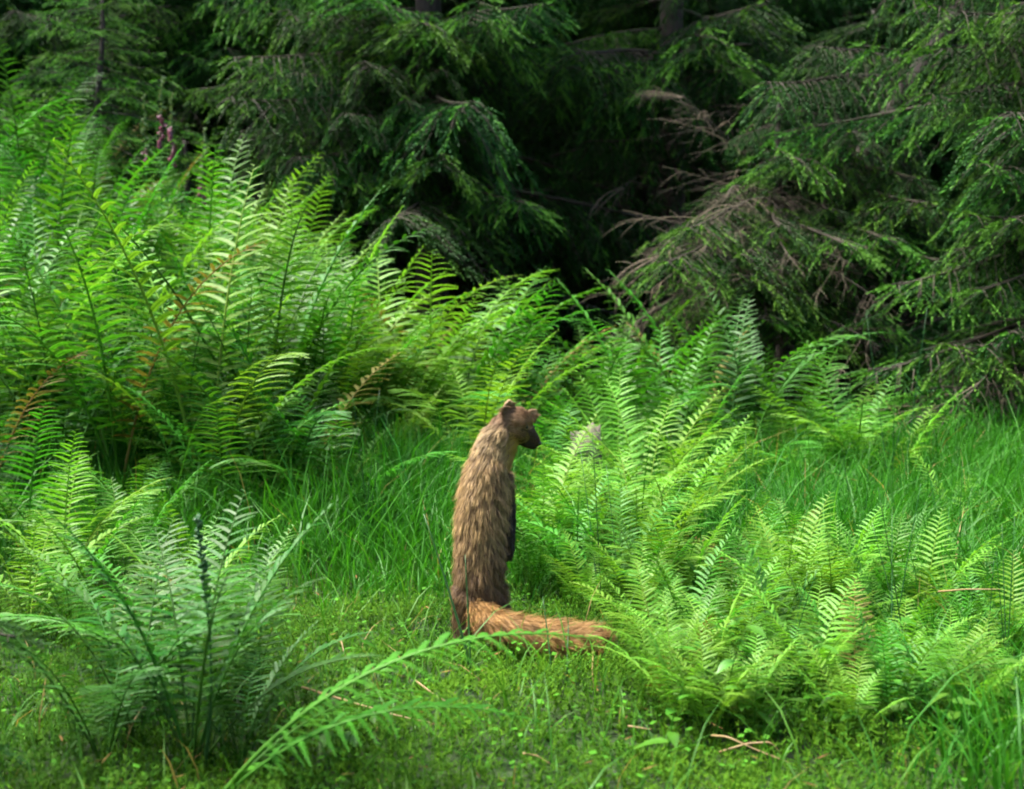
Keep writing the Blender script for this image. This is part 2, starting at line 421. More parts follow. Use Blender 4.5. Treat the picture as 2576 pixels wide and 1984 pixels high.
spruce(1690, 10.0, 10, 0.12, 'shadowed spruce set back in the dark gap of the wood', heroes=B_, nrand=80, lo=1.0, seed=2, blen=2.2, dead=0.15)
C_ = [(1895, 200, 6.3, 1), (2060, 175, 6.4, 5), (1940, 392, 6.0, 4), (2300, 450, 6.1, 3), (2170, 640, 5.9, 2), (2400, 560, 5.8, 0), (2200, 540, 6.1, 3), (2350, 700, 5.8, 2),
      (2080, 560, 6.2, 0), (2130, 330, 6.2, 3), (1690, 255, 6.6, DEAD[0], -0.45), (1740, 275, 6.7, DEAD[1], -0.4)]
spruce(1690, 7.6, 6.5, 0.085, 'leaning spruce with bare brown trunk showing between its boughs', lean=(0.62, 0.02), heroes=C_, nrand=30, lo=2.4, seed=3, blen=1.6)
D_ = [(2260, 290, 5.5, 0), (2310, 130, 5.5, 3), (2190, 985, 5.3, 2), (2330, 1010, 5.1, 4), (2450, 770, 5.2, 2), (2390, 560, 5.2, 4), (2330, 900, 5.0, 4), (2230, 760, 5.4, 2), (2500, 600, 5.0, 2), (2420, 430, 5.2, 4), (2290, 30, 5.5, 4), (2480, 480, 5.2, 0),
      (2260, 1170, 5.1, 5), (2480, 900, 5.0, 0), (2520, 330, 5.2, 2), (2420, 220, 5.4, 3), (2400, 1120, 5.0, DEAD[2]), (2340, 1230, 5.0, DEAD[0]), (2500, 60, 5.2, 2)]
spruce(2900, 6.3, 9, 0.12, 'spruce with low boughs sweeping over the tall grass', heroes=D_, nrand=70, lo=0.8, seed=4, blen=2.0)
E_ = [(1690, 735, 5.9, 4), (1860, 845, 5.8, 2), (2120, 870, 5.8, 2), (2240, 810, 5.8, 4), (1990, 760, 5.9, 3), (1760, 660, 6.1, 2),
      (1620, 760, 5.9, DEAD[0]), (1680, 640, 6.0, DEAD[1]), (1800, 560, 6.1, DEAD[2]), (1900, 620, 5.9, DEAD[0]), (2020, 680, 5.8, DEAD[1]), (2110, 740, 5.8, DEAD[2]),
      (1750, 800, 6.0, DEAD[2]), (2280, 790, 5.8, DEAD[1]), (1600, 860, 6.0, DEAD[1]), (1900, 900, 5.9, DEAD[0]), (2050, 930, 5.8, DEAD[1]), (2200, 950, 5.7, DEAD[2]),
      (1700, 610, 5.75, 2), (1830, 650, 5.65, 3), (1950, 570, 5.75, 1), (1640, 700, 5.65, 2), (2080, 650, 5.65, 2), (1900, 730, 5.6, 4), (1850, 760, 5.7, DEAD[1]), (1960, 820, 5.7, DEAD[0]), (1720, 720, 5.8, DEAD[2])]
spruce(1960, 7.2, 2.3, 0.05, 'half dead young spruce with a tangle of bare brown twigs', heroes=E_, nrand=16, lo=0.8, seed=5, blen=1.3, dead=0.4)
F_ = [(70, 70, 8.2, 2), (250, 190, 8.0, 3), (330, 120, 8.3, 0), (110, 170, 8.0, 4), (40, 200, 7.9, 0), (180, 260, 8.0, 3), (20, 20, 8.0, 3), (420, 30, 8.4, 4)]
spruce(205, 9.6, 9, 0.10, 'spruce with slim brown trunk behind the grassy bank', heroes=F_, nrand=70, lo=0.5, seed=6, blen=1.8)
G_ = [(400, 210, 8.2, 4), (560, 100, 8.3, 2), (340, 60, 8.4, 4), (480, 265, 8.2, 0), (300, 30, 8.3, 2), (620, 300, 8.4, 3), (520, 20, 8.3, 0), (450, 140, 8.3, 4)]
spruce(640, 9.7, 9, 0.10, 'bright tipped spruce standing behind the foxgloves', heroes=G_, nrand=70, lo=0.5, seed=7, blen=1.8)
spruce(262, 7.4, 1.55, 0.018, 'young bright green spruce sapling at the top of the bank', seed=8, nrand=60, lo=0.06, blen=0.72, set_=BOUGH_SMALL, name='spruce_sapling')
spruce(470, 8.0, 0.9, 0.02, 'small spruce sapling half hidden behind the foxgloves', seed=9, nrand=26, lo=0.06, blen=0.5, set_=BOUGH_SMALL, name='spruce_sapling')
# near sapling at the edge, only its sprigs reach into view
sp = spruce(-330, 1.9, 0.62, 0.012, 'dark blue green spruce sapling whose sprigs poke in over the moss', seed=10, nrand=5, lo=0.15, blen=0.2, set_=SPRIG, name='spruce_sapling',
            heroes=[(95, 1130, 1.9, SPRIG[0]), (135, 1625, 1.75, SPRIG[0]), (60, 1200, 1.85, SPRIG[0]), (70, 1580, 1.8, SPRIG[0])], hero_dh=0.05)
# the wood behind
lab = 'dark spruce standing deep in the shaded wood behind the front trees'
k = 0
for row, (Yr, step) in enumerate([(10.8, 1.3), (12.6, 1.5), (14.8, 1.8), (17.5, 2.2)]):
    half = Yr * 0.46 + 1.5
    for xi in np.arange(-half, half, step):
        r = np.random.default_rng(1000 + k)
        x = xi + r.uniform(-0.5, 0.5); y = Yr + r.uniform(-0.8, 0.8)
        lab = ['dark spruce right behind the front trees at the edge of the wood', 'dark spruce one row deeper in the shaded wood', 'dim spruce deep in the wood on the rising ground', 'farthest dim spruce up the slope inside the wood'][row]
        if row == 0 and 1230 < CX + x * FPX / y < 1620: k += 1; continue
        spruce(CX + x * FPX / y, y, r.uniform(9, 12), r.uniform(0.09, 0.15), lab, 'spruces deep in the wood', nrand=60 if row < 2 else 46, lo=0.5,
               hi=8.5, blen=2.2 + 0.15 * row, set_=BOUGH_FAR, seed=200 + k, dead=0.06)
        k += 1

# unseen spruces added beside and behind the viewpoint to block low sky light
r = np.random.default_rng(71)
for q in range(15):
    a = R(200 + q * 320 / 14 - 90 - 70) if False else R(158 + q * 224 / 14)
    dist = r.uniform(6.2, 7.8)
    x, y = dist * math.cos(a) * 1.25, dist * math.sin(a) + 2.2
    if y > 4.2: continue
    spruce(CX + x * FPX / y if abs(y) > 0.05 else CX, y if abs(y) > 0.05 else 0.3, r.uniform(8.5, 10.5), 0.12, 'unseen spruce added beside the clearing to block low sky light', 'unseen spruces added to darken the wood',
           nrand=50, lo=0.4, blen=2.0, set_=BOUGH_FAR, seed=700 + q)
# ------------------------------------------------------------------ ferns
def pinna_geo(seed, m, w=0.070):
    """unit pinna along +X, lobes along +-Y, normal +Z"""
    r = np.random.default_rng(seed)
    V, Q, C = [], [], []
    u = np.linspace(0.0, 1.0, m + 1)
    def ctr(x): return np.array([x - 0.04 * x ** 2, 0.10 * x * x, -0.30 * x ** 2])
    n = 0
    # midrib strip
    for i in range(m + 1):
        c = ctr(u[i]); hw = 0.010 * (1 - u[i]) + 0.004
        V += [c + [0, -hw, 0.004], c + [0, hw, 0.004]]; C += [[1.15, 1.12, 1.3]] * 2
        if i: Q.append([n - 2, n - 1, n + 1, n])
        n += 2
    for i in range(m):
        x = 0.015 + (i + 0.5) / m * 0.97
        for s in (-1, 1):
            l = w * (1 - x ** 2.2) ** 0.75 * (1.0 if x > 0.06 else 0.8) * r.uniform(0.88, 1.1) + 0.012
            hb = 0.55 / m
            b = ctr(x); d = np.array([0.42, s, -0.12 + r.uniform(-0.12, 0.12)]); d /= np.linalg.norm(d)
            t = b + d * l
            md = b + d * l * 0.55
            bx = np.array([hb * 0.95, 0, 0]); mx_ = np.array([hb * 0.85, 0, 0])
            col = np.array([1, 1, 1]) * r.uniform(0.85, 1.15)
            V += [b - bx, b + bx, md + mx_ + [0, 0, 0.01], t + np.array([hb * 0.25, 0, 0]), t - np.array([hb * 0.3, 0, 0]), md - mx_ + [0, 0, 0.01]]
            C += [col] * 6
            q = [[n, n + 1, n + 2, n + 5], [n + 5, n + 2, n + 3, n + 4]]
            if s > 0: q = [f[::-1] for f in q]
            Q += q; n += 6
    return np.array(V), np.array(Q), np.array(C)
PINNA = {m: [pinna_geo(10 * m + s, m) for s in range(3)] for m in (6, 10, 15)}

def frond_spec(seed, n=30, stipe=0.22, a0=12, a1=75, width=0.2, curl=1.5, side=0.0, twist=40, low=0.55):
    """unit length frond: rachis points and pinna matrices. starts at origin going up, arching to +X"""
    r = np.random.default_rng(seed)
    S = 40; s = np.linspace(0, 1, S)
    ang = np.radians(a0 + (a1 - a0) * s ** curl)
    dx, dz = np.sin(ang), np.cos(ang)
    pts = np.zeros((S, 3)); pts[1:, 0] = np.cumsum((dx[1:] + dx[:-1]) / 2) / (S - 1); pts[1:, 2] = np.cumsum((dz[1:] + dz[:-1]) / 2) / (S - 1)
    pts[:, 1] = side * s ** 2 * 0.3
    T = unit(np.gradient(pts, axis=0))
    mats = []
    for i in range(n):
        f = (i + 0.3) / n
        for sg in (-1, 1):
            ff = f + (0.25 / n if sg > 0 else -0.2 / n) + r.uniform(-0.1, 0.1) / n
            sc = stipe + (1 - stipe) * max(0.0, min(0.995, ff)) ** 0.92
            prof = (low + (1 - low) * min(1, ff / 0.35)) * (1 - ff) ** 0.62 * (1.0 if ff < 0.85 else 0.9)
            ln = width * prof * r.uniform(0.88, 1.1) + 0.006
            if r.random() < 0.012: ln *= 0.4
            c = np.array([np.interp(sc, s, pts[:, q]) for q in range(3)])
            t = unit(np.array([np.interp(sc, s, T[:, q]) for q in range(3)]))
            Bn = np.array([0, 1, 0]); Bn = unit(Bn - t * t.dot(Bn)); Nn = np.cross(t, Bn)   # Nn: adaxial or abaxial
            if Nn[2] > 0 or Nn[0] < 0: pass
            ad = np.cross(Bn, t)                                            # points toward -X/up: inner, upper face
            if ad[2] < 0: ad = -ad
            fwd = math.radians(r.uniform(8, 24) + 22 * ff)
            d = Bn * sg * math.cos(fwd) + t * math.sin(fwd) + ad * r.uniform(-0.02, 0.18)
            d = unit(d)
            tw = math.radians(twist * r.uniform(0.4, 1.6)) * (1 - 0.6 * ff)
            # width axis: along the rachis, rotated toward the adaxial side so the blade faces the sky
            wv = t - d * d.dot(t); wv = unit(wv)
            nv = unit(np.cross(d, wv)); 
            if nv.dot(ad) < 0: nv = -nv
            # rotate about d
            w2 = wv * math.cos(tw) - nv * math.sin(tw)
            n2 = np.cross(d, w2)
            if n2.dot(ad) < 0: w2 = -w2; n2 = -n2
            Mx = np.eye(4); Mx[:3, 0] = d * ln; Mx[:3, 1] = w2 * ln * r.uniform(0.85, 1.1) ; Mx[:3, 2] = n2 * ln
            # long pinnae are relatively narrower
            Mx[:3, 1] *= 0.82 + 0.5 * (1 - prof)
            Mx[:3, 3] = c
            mats.append((Mx, ln / width))
    return pts, mats
def pick_m(rel): return 15 if rel > 0.55 else (10 if rel > 0.22 else 6)
def rachis_geo(mb, pts, thick=0.0052):
    s = np.linspace(0, 1, len(pts))[::2]
    mb.tube(pts[::2], thick * (1 - s) ** 0.7 + 0.0008, 4, (1.5, 1.15, 1.6))
def frond_mesh(spec, thick=0.0052):
    pts, mats = spec; mb = MB(); rachis_geo(mb, pts, thick)
    r = np.random.default_rng(len(mats))
    for Mx, rel in mats:
        V, Q, C = PINNA[pick_m(rel)][int(r.integers(3))]
        mb.add(V @ Mx[:3, :3].T + Mx[:3, 3], None, Q, C)
    return mb.mesh('frond', smooth=False)

# kinds of frond: tall buckler-like, mid, and small delicate ones
SPEC = {
    'tall': [frond_spec(100 + i, n=24, stipe=0.20, a0=a0, a1=a1, width=0.165, curl=c, side=s) for i, (a0, a1, c, s) in
             enumerate([(5, 38, 1.8, 0.1), (7, 55, 1.9, -0.2), (9, 75, 2.0, 0.2), (3, 26, 1.6, 0), (10, 92, 2.2, -0.3), (8, 46, 1.5, 0.3)])],
    'mid': [frond_spec(200 + i, n=22, stipe=0.22, a0=a0, a1=a1, width=0.215, curl=c, side=s) for i, (a0, a1, c, s) in
            enumerate([(6, 42, 1.7, 0.1), (10, 66, 1.7, -0.2), (15, 92, 1.7, 0.2), (8, 52, 2.0, 0), (18, 78, 1.4, -0.2)])],
    'small': [frond_spec(300 + i, n=20, stipe=0.26, a0=a0, a1=a1, width=0.235, curl=c, side=s, twist=30, low=0.75) for i, (a0, a1, c, s) in
              enumerate([(4, 32, 1.6, 0.1), (9, 60, 1.7, -0.2), (14, 85, 1.7, 0.2), (7, 46, 1.8, 0)])],
    'arch': [frond_spec(400 + i, n=24, stipe=0.2, a0=a0, a1=a1, width=0.19, curl=c, side=s, twist=15) for i, (a0, a1, c, s) in
             enumerate([(38, 108, 1.1, 0.1), (30, 100, 1.0, -0.1)])],
}
MATS = {'old': M_FERN_OLD, 'fern': M_FERN, 'pale': M_FERN_PALE, 'deep': M_FERN_DEEP}
FM = {}
def fm(kind, v, mat):
    key = (kind, v, mat)
    if key not in FM:
        base = FM.get((kind, v))
        if base is None: base = FM[(kind, v)] = frond_mesh(SPEC[kind][v])
        me = base.copy() if base.materials else base
        me.materials.clear(); me.materials.append(MATS[mat]); FM[key] = me
    return FM[key]
HERO = {}
def hero_meshes(kind, v, mat):
    key = (kind, v, mat)
    if key not in HERO:
        mb = MB(); rachis_geo(mb, SPEC[kind][v][0]); me = mb.mesh('rachis'); me.materials.append(MATS[mat])
        pm = {}
        for m in PINNA:
            for i, (V_, Q_, C_) in enumerate(PINNA[m]):
                pk = (m, i, mat)
                if pk not in HERO:
                    x = mesh_np('pinna', V_, Q_, C_, False); x.materials.append(MATS[mat]); HERO[pk] = x
                pm[(m, i)] = HERO[pk]
        HERO[key] = (me, pm)
    return HERO[key]
n_hero = 0
def frond(parent, kind, v, mat, size, az, tilt, hero=False):
    global n_hero
    rot = Matrix.Rotation(az, 4, 'Z') @ Matrix.Rotation(tilt, 4, 'Y')
    if hero:
        me, pm = hero_meshes(kind, v, mat); o = ob('frond', me, None, parent)
        for i, (Mx, rel) in enumerate(SPEC[kind][v][1]):
            c = ob('pinna', pm[(pick_m(rel), i % 3)], None, o)
            c.matrix_local = Matrix([list(map(float, row)) for row in Mx])
            n_hero += 1
    else:
        o = ob('frond', fm(kind, v, mat), None, parent)
    o.matrix_local = rot @ Matrix.Scale(size, 4)
    return o
def fern(px, Yf, size, nf, kind, mat, label, group=None, seed=0, fronds=(), spread=(0.0, 0.35), hero=0, XY=None):
    X0, Y0, z0 = ground_at(px, Yf) if XY is None else (XY[0], XY[1], gz(*XY))
    t = thing('fern', label, 'fern', (X0, Y0, z0 - 0.01), group)
    r = np.random.default_rng(seed + 7000)
    a0 = r.random() * 6.28
    for (az, tilt, sz, kd, v, hr) in fronds:
        frond(t, kd, v, mat, sz, R(az), R(tilt), hr)
    for i in range(nf):
        v = int(r.integers(len(SPEC[kind])))
        frond(t, kind, v, 'old' if r.random() < 0.022 and i >= hero else mat, size * r.uniform(0.66, 1.08), a0 + i * 6.283 / nf + r.uniform(-0.35, 0.35), r.uniform(*spread), i < hero)
    return t

# the tall bank of ferns that climbs toward the wood
G1 = 'ferns of the tall dense bank'
L1 = ''
r = np.random.default_rng(5)
bank = []
for Yb, x0, x1, st in [(4.35, -40, 800, 190), (4.75, -60, 930, 165), (5.2, -40, 1010, 150), (5.7, -60, 1040, 140), (6.3, -40, 1030, 130), (6.9, -60, 900, 135)]:
    for px in np.arange(x0, x1, st): bank.append((px + r.uniform(-50, 50), Yb + r.uniform(-0.22, 0.22)))
for i in range(40): bank.append((r.uniform(-60, 1000), r.uniform(4.2, 7.0)))
for i, (px, Yb) in enumerate(bank):
    mini = i >= len(bank) - 40
    if not mini and px < 330 and Yb > 5.5 and r.random() < 0.3: continue     # grassy opening at the top of the bank
    edge = sstep(1060, 700, px) * (0.72 if (px < 160 and Yb > 5.4) else 1.0) - (0.75 if (300 < px < 560 and Yb > 5.9) else 0)
    mt = ['fern', 'fern', 'deep', 'pale'][int(r.integers(4))]
    wd = {'fern': 'green', 'deep': 'deep green', 'pale': 'pale green'}[mt]
    if Yb > 6.0: wh = 'on the crest of the bank close to the foxgloves' if px < 620 else 'at the back of the bank against the spruce boughs'
    elif px > 760: wh = 'at the end of the bank toward the dark gap'
    elif Yb < 4.6: wh = 'at the foot of the bank over the dark hollow'
    else: wh = 'in the thick middle of the bank' if px > 250 else 'in the bank beside the thin rush stems'
    L1 = '%s %s fern %s' % ('short' if mini else 'tall', wd, wh)
    fern(px, Yb, (0.74 + 0.46 * edge) * r.uniform(0.78, 1.12) * (0.72 if mini else 1), int(r.integers(6, 9)), 'tall', mt, L1, G1, seed=i, spread=(0.0, 0.32))
# bright arching ferns between the bank and the dark gap
G2, L2 = 'bright arching ferns in front of the dark gap', 'bright arching fern between the fern bank and the dark gap'
for i, (px, Yb, sz) in enumerate([(1000, 5.2, 0.74), (1130, 5.2, 0.75), (1200, 4.7, 0.62), (1230, 5.3, 0.72), (960, 5.3, 0.8), (1180, 5.9, 0.85), (1290, 5.7, 0.66), (1320, 5.0, 0.55), (1080, 5.7, 0.9), (860, 5.0, 0.78)]):
    sz *= 1.28
    L2 = 'bright %s fern arching %s' % (['pale green', 'mid green'][i % 2], 'against the end of the fern bank' if px < 1050 else ('in the grass behind the head of the marten' if px < 1250 else 'at the edge of the dark gap'))
    fern(px, Yb, sz, 7, 'mid', ['pale', 'fern'][i % 2], L2, G2, seed=60 + i, spread=(0.0, 0.35), hero=1 if i < 3 else 0,
         fronds=[(r.uniform(-40, 40), 12, sz * 1.05, 'tall', 2, False)])
G3, L3 = 'ferns below the dead twigs', 'fern in the group under the tangle of dead twigs'
for i, (px, Yb, sz) in enumerate([(1480, 5.3, 0.62), (1570, 5.6, 0.66), (1640, 5.2, 0.62), (1740, 5.4, 0.66), (1830, 5.1, 0.62), (1700, 4.9, 0.5), (1500, 5.9, 0.72), (1900, 5.3, 0.6), (1560, 4.9, 0.5), (1790, 5.7, 0.7)]):
    sz *= 1.65
    L3 = 'upright %s fern %s' % (['green', 'deep green', 'green'][i % 3], 'next to the pale stump' if px < 1600 else ('straight below the tangle of dead twigs' if px < 1780 else 'between the dead twigs and the low spruce boughs'))
    fern(px, Yb, sz, 7, 'tall', ['fern', 'deep', 'fern'][i % 3], L3, G3, seed=90 + i, spread=(0.0, 0.3))
G4, L4 = 'slim upright ferns by the low spruce boughs', 'slim upright fern in the tall grass by the low spruce boughs'
for i, (px, Yb, sz) in enumerate([(1990, 4.7, 0.5), (2070, 4.9, 0.55), (2150, 4.8, 0.56), (2230, 4.6, 0.48), (2030, 5.2, 0.58), (1920, 4.6, 0.45), (2120, 4.4, 0.40)]):
    sz *= 1.35
    fern(px, Yb, sz, 6, 'mid', ['fern', 'pale'][i % 2], L4, G4, seed=110 + i, spread=(0.0, 0.22))
# single ferns
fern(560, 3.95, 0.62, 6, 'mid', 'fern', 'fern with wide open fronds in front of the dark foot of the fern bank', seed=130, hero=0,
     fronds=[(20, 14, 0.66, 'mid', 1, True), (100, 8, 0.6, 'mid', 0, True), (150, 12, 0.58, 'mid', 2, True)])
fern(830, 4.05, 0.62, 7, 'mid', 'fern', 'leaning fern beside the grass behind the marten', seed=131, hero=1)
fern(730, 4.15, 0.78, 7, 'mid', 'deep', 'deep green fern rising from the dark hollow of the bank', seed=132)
fern(340, 3.75, 0.5, 5, 'mid', 'fern', 'fern with one scalloped frond arching into the dark hollow', seed=133, fronds=[(10, 28, 0.5, 'arch', 0, True)])
fern(150, 3.3, 0.52, 7, 'mid', 'pale', 'pale fern fanning out over the shaded moss', seed=134, hero=2)
fern(60, 3.7, 0.55, 7, 'mid', 'fern', 'fern behind the pale fan of fern on the shaded moss', seed=135)
fern(170, 2.85, 0.42, 6, 'mid', 'fern', 'low fern beside the dark spruce sprigs', seed=136, hero=1)
fern(480, 2.75, 0.36, 5, 'small', 'pale', 'little upright fern behind the big foreground fern', seed=137, hero=1)
fern(-40, 4.1, 0.7, 7, 'mid', 'fern', 'fern at the near foot of the bank beyond the shaded moss', seed=138)
# foreground fern clump
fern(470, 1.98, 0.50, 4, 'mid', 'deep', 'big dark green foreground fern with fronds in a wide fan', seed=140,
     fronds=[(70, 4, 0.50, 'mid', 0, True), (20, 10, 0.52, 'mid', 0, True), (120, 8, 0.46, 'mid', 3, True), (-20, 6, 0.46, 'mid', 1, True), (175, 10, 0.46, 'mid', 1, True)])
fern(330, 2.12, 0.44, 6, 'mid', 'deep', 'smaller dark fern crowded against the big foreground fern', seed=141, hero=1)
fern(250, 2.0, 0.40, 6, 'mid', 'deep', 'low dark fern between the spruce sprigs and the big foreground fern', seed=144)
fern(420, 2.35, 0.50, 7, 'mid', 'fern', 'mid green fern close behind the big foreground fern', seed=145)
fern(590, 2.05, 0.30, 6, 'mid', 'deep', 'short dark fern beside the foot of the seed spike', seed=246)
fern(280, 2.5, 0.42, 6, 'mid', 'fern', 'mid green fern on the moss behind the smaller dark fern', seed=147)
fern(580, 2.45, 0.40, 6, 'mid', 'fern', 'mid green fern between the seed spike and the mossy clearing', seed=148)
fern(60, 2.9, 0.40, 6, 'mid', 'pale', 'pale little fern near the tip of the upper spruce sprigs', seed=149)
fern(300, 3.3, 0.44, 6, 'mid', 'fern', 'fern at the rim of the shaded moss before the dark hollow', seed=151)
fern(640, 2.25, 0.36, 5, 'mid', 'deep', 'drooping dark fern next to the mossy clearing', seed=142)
fern(505, 1.80, 0.3, 0, 'arch', 'fern', 'low fern with one long frond arching in front of the tail of the marten', seed=143,
     fronds=[(5, -3, 0.70, 'arch', 0, False), (2, 10, 0.56, 'arch', 1, False), (40, 8, 0.5, 'arch', 0, False)])
# ferns right of the marten
G5, L5 = 'light green ferns beside the marten', 'light green fern in the grass just beyond the marten'
for i, (px, Yb, sz) in enumerate([(1370, 3.6, 0.5), (1450, 3.3, 0.46), (1530, 3.75, 0.56), (1600, 3.4, 0.55), (1390, 4.25, 0.50), (1440, 4.0, 0.42), (1690, 3.6, 0.5), (1560, 3.05, 0.45), (1550, 4.5, 0.66), (1620, 4.2, 0.66), (1350, 3.2, 0.36), (1760, 4.0, 0.5), (1650, 3.15, 0.44)]):
    L5 = '%s fern %s' % (['pale green', 'mid green', 'pale green'][i % 3], ('in the grass close beside the marten' if Yb < 3.45 else 'in the grass some way beyond the marten') if px < 1580 else ('between the marten and the pale fern patch' if Yb < 3.45 else 'in the tall grass behind the pale fern patch'))
    fern(px, Yb, sz, 8, 'mid', ['pale', 'fern', 'pale'][i % 3], L5, G5, seed=150 + i, spread=(0.0, 0.28), hero=2 if i in (1, 3, 6) else 0)
G6, L6 = 'delicate pale ferns by the mossy clearing', 'delicate pale green fern in the patch between the moss and the tall grass'
for i, (px, Yb, sz) in enumerate([(1610, 2.9, 0.40), (1660, 2.45, 0.38), (1740, 2.75, 0.42), (1800, 2.35, 0.36), (1880, 2.6, 0.40), (1960, 2.3, 0.34), (2020, 2.75, 0.42), (2080, 2.5, 0.38), (2160, 2.3, 0.34),
                                  (2200, 2.65, 0.4), (2280, 2.4, 0.36), (2360, 2.2, 0.3), (1700, 2.15, 0.32), (1900, 2.1, 0.28), (1640, 2.95, 0.42), (2120, 2.95, 0.42), (1480, 3.0, 0.34), (2440, 2.6, 0.34), (2540, 2.3, 0.3), (2480, 2.1, 0.26), (1830, 2.9, 0.42), (1640, 2.6, 0.34), (1660, 2.25, 0.34), (1750, 2.5, 0.46), (2050, 2.3, 0.42), (1980, 2.85, 0.5), (2250, 2.15, 0.34), (1780, 2.1, 0.3), (1700, 3.05, 0.5), (1900, 3.1, 0.46), (2330, 2.8, 0.44), (2400, 2.35, 0.36), (2240, 2.9, 0.42), (1850, 2.15, 0.3), (2150, 2.05, 0.3), (2500, 2.9, 0.42), (2560, 2.6, 0.36), (2440, 2.15, 0.3), (2300, 3.2, 0.42), (1980, 3.3, 0.44), (1720, 2.3, 0.36), (1960, 2.55, 0.44), (2100, 2.75, 0.44)]):
    mt = ['pale', 'pale', 'fern'][i % 3]
    wh = 'beside the tip of the tail' if px < 1600 else ('at the mossy edge above the crossed straws' if Yb < 2.35 and px < 2050 else ('against the tall grass and rushes' if px > 2150 else ('at the back of the patch' if Yb > 2.7 else 'in the middle of the patch')))
    L6 = 'delicate %s fern %s%s' % ({'pale': 'pale green', 'fern': 'mid green'}[mt], wh, '' if 'patch' in wh else ' in the fern patch')
    fern(px, Yb, sz * 0.76, 8, 'small', mt, L6, G6, seed=170 + i, spread=(0.0, 0.3), hero=2 if i in (1, 3, 5, 7, 9) else 0)
fern(2420, 3.7, 0.4, 5, 'mid', 'pale', 'lone pale fern in the tall grass below the low spruce boughs', seed=200, hero=1)

# ------------------------------------------------------------------ grass, moss, ground cover (stuff)
def blades(n, xy, hgt, wid, bend, colA, colB, seed, dead=0.0):
    r = np.random.default_rng(seed)
    x, y = xy[:, 0], xy[:, 1]; n = len(x)
    z = H(x, y) - 0.005
    az = r.random(n) * 6.283; b = bend * r.uniform(0.3, 1.6, n)
    h = hgt * r.uniform(0.55, 1.15, n)
    faz = az + r.normal(0, 0.9, n) + math.pi / 2
    lat = np.stack([np.cos(faz), np.sin(faz), np.zeros(n)], -1)
    out = np.stack([np.cos(az), np.sin(az), np.zeros(n)], -1)
    base = np.stack([x, y, z], -1)
    t = np.array([0, 0.33, 0.68, 1.0]); wv = np.array([0.8, 1.0, 0.75, 0.0])
    V = []
    for q in range(4):
        c = base + out * (h * b * t[q] ** 1.9)[:, None]
        c[:, 2] += h * (t[q] - 0.32 * np.minimum(b, 1.5) * t[q] ** 2.6)
        if q < 3:
            V += [c - lat * (wid * wv[q] / 2)[:, None], c + lat * (wid * wv[q] / 2)[:, None]]
        else: V += [c]
    V = np.stack(V, 1).reshape(-1, 3)
    i = np.arange(n)[:, None] * 7
    Q = np.concatenate([i + [0, 1, 3, 2], i + [2, 3, 5, 4]]); T = i + [4, 5, 6]
    mixf = np.clip(0.5 + 0.35 * vnoise(x, y, 2.0, 3) + r.normal(0, 0.25, n), 0, 1)[:, None]
    c = np.array(colA) * (1 - mixf) + np.array(colB) * mixf
    dd = r.random(n) < dead
    c[dd] = np.array([0.26, 0.19, 0.07])
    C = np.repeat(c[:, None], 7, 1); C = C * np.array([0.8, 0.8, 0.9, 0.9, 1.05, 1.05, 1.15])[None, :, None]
    return V, [T, Q], C.reshape(-1, 3)
def scatter(n, x0, x1, y0, y1, dens, seed):
    r = np.random.default_rng(seed)
    # uniform in the widening view wedge
    xy = np.stack([r.uniform(x0, x1, n), r.uniform(y0, y1, n)], -1)
    keep = (np.abs(xy[:, 0]) < 0.46 * xy[:, 1] + 0.5) & (r.random(n) < dens(xy[:, 0], xy[:, 1]))
    return xy[keep]
def clearing(x, y):          # 1 in the mossy clearing
    a = ((x + 0.12) / 0.85) ** 2 + ((y - 2.2) / 0.95) ** 2
    b = ((x + 1.0) / 0.75) ** 2 + ((y - 2.4) / 1.1) ** 2
    w = 0.25 * vnoise(x, y, 4, 1)
    return np.maximum(sstep(1.35, 0.75, a + w), sstep(1.35, 0.7, b + w))
def meadow(x, y):
    m = (1 - clearing(x, y)) * sstep(0.3, -0.6, y - forest_edge(x))
    return np.clip(m, 0, 1)
xy = scatter(210000, -4.2, 4.2, 1.7, 8.2, lambda x, y: meadow(x, y) * (0.85 - 0.4 * sstep(5, 8, y)), 1)
r = np.random.default_rng(3)
hg = 0.20 + 0.14 * sstep(-0.3, 1.2, xy[:, 0]) + 0.08 * vnoise(xy[:, 0], xy[:, 1], 1.5, 4) + 0.10 * sstep(3.4, 5, xy[:, 1])
hg *= 1 - 0.6 * clearing(xy[:, 0], xy[:, 1])
hg += 0.10 * np.exp(-(((xy[:, 0] + 0.35) / 0.5) ** 2 + ((xy[:, 1] - 4.0) / 0.8) ** 2))
near_m = np.exp(-(((xy[:, 0] + 0.05) / 0.45) ** 2 + ((xy[:, 1] - 2.75) / 0.55) ** 2)); hg *= 1 - 0.72 * near_m
hg *= 1 - 0.55 * np.exp(-((xy[:, 1] - 2.3) / 0.6) ** 2)
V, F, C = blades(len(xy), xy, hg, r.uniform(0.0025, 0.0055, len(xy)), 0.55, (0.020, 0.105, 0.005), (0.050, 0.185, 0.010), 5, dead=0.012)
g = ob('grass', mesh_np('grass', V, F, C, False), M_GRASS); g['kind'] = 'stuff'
tag(g, 'tall bright green meadow grass around the ferns', 'grass')
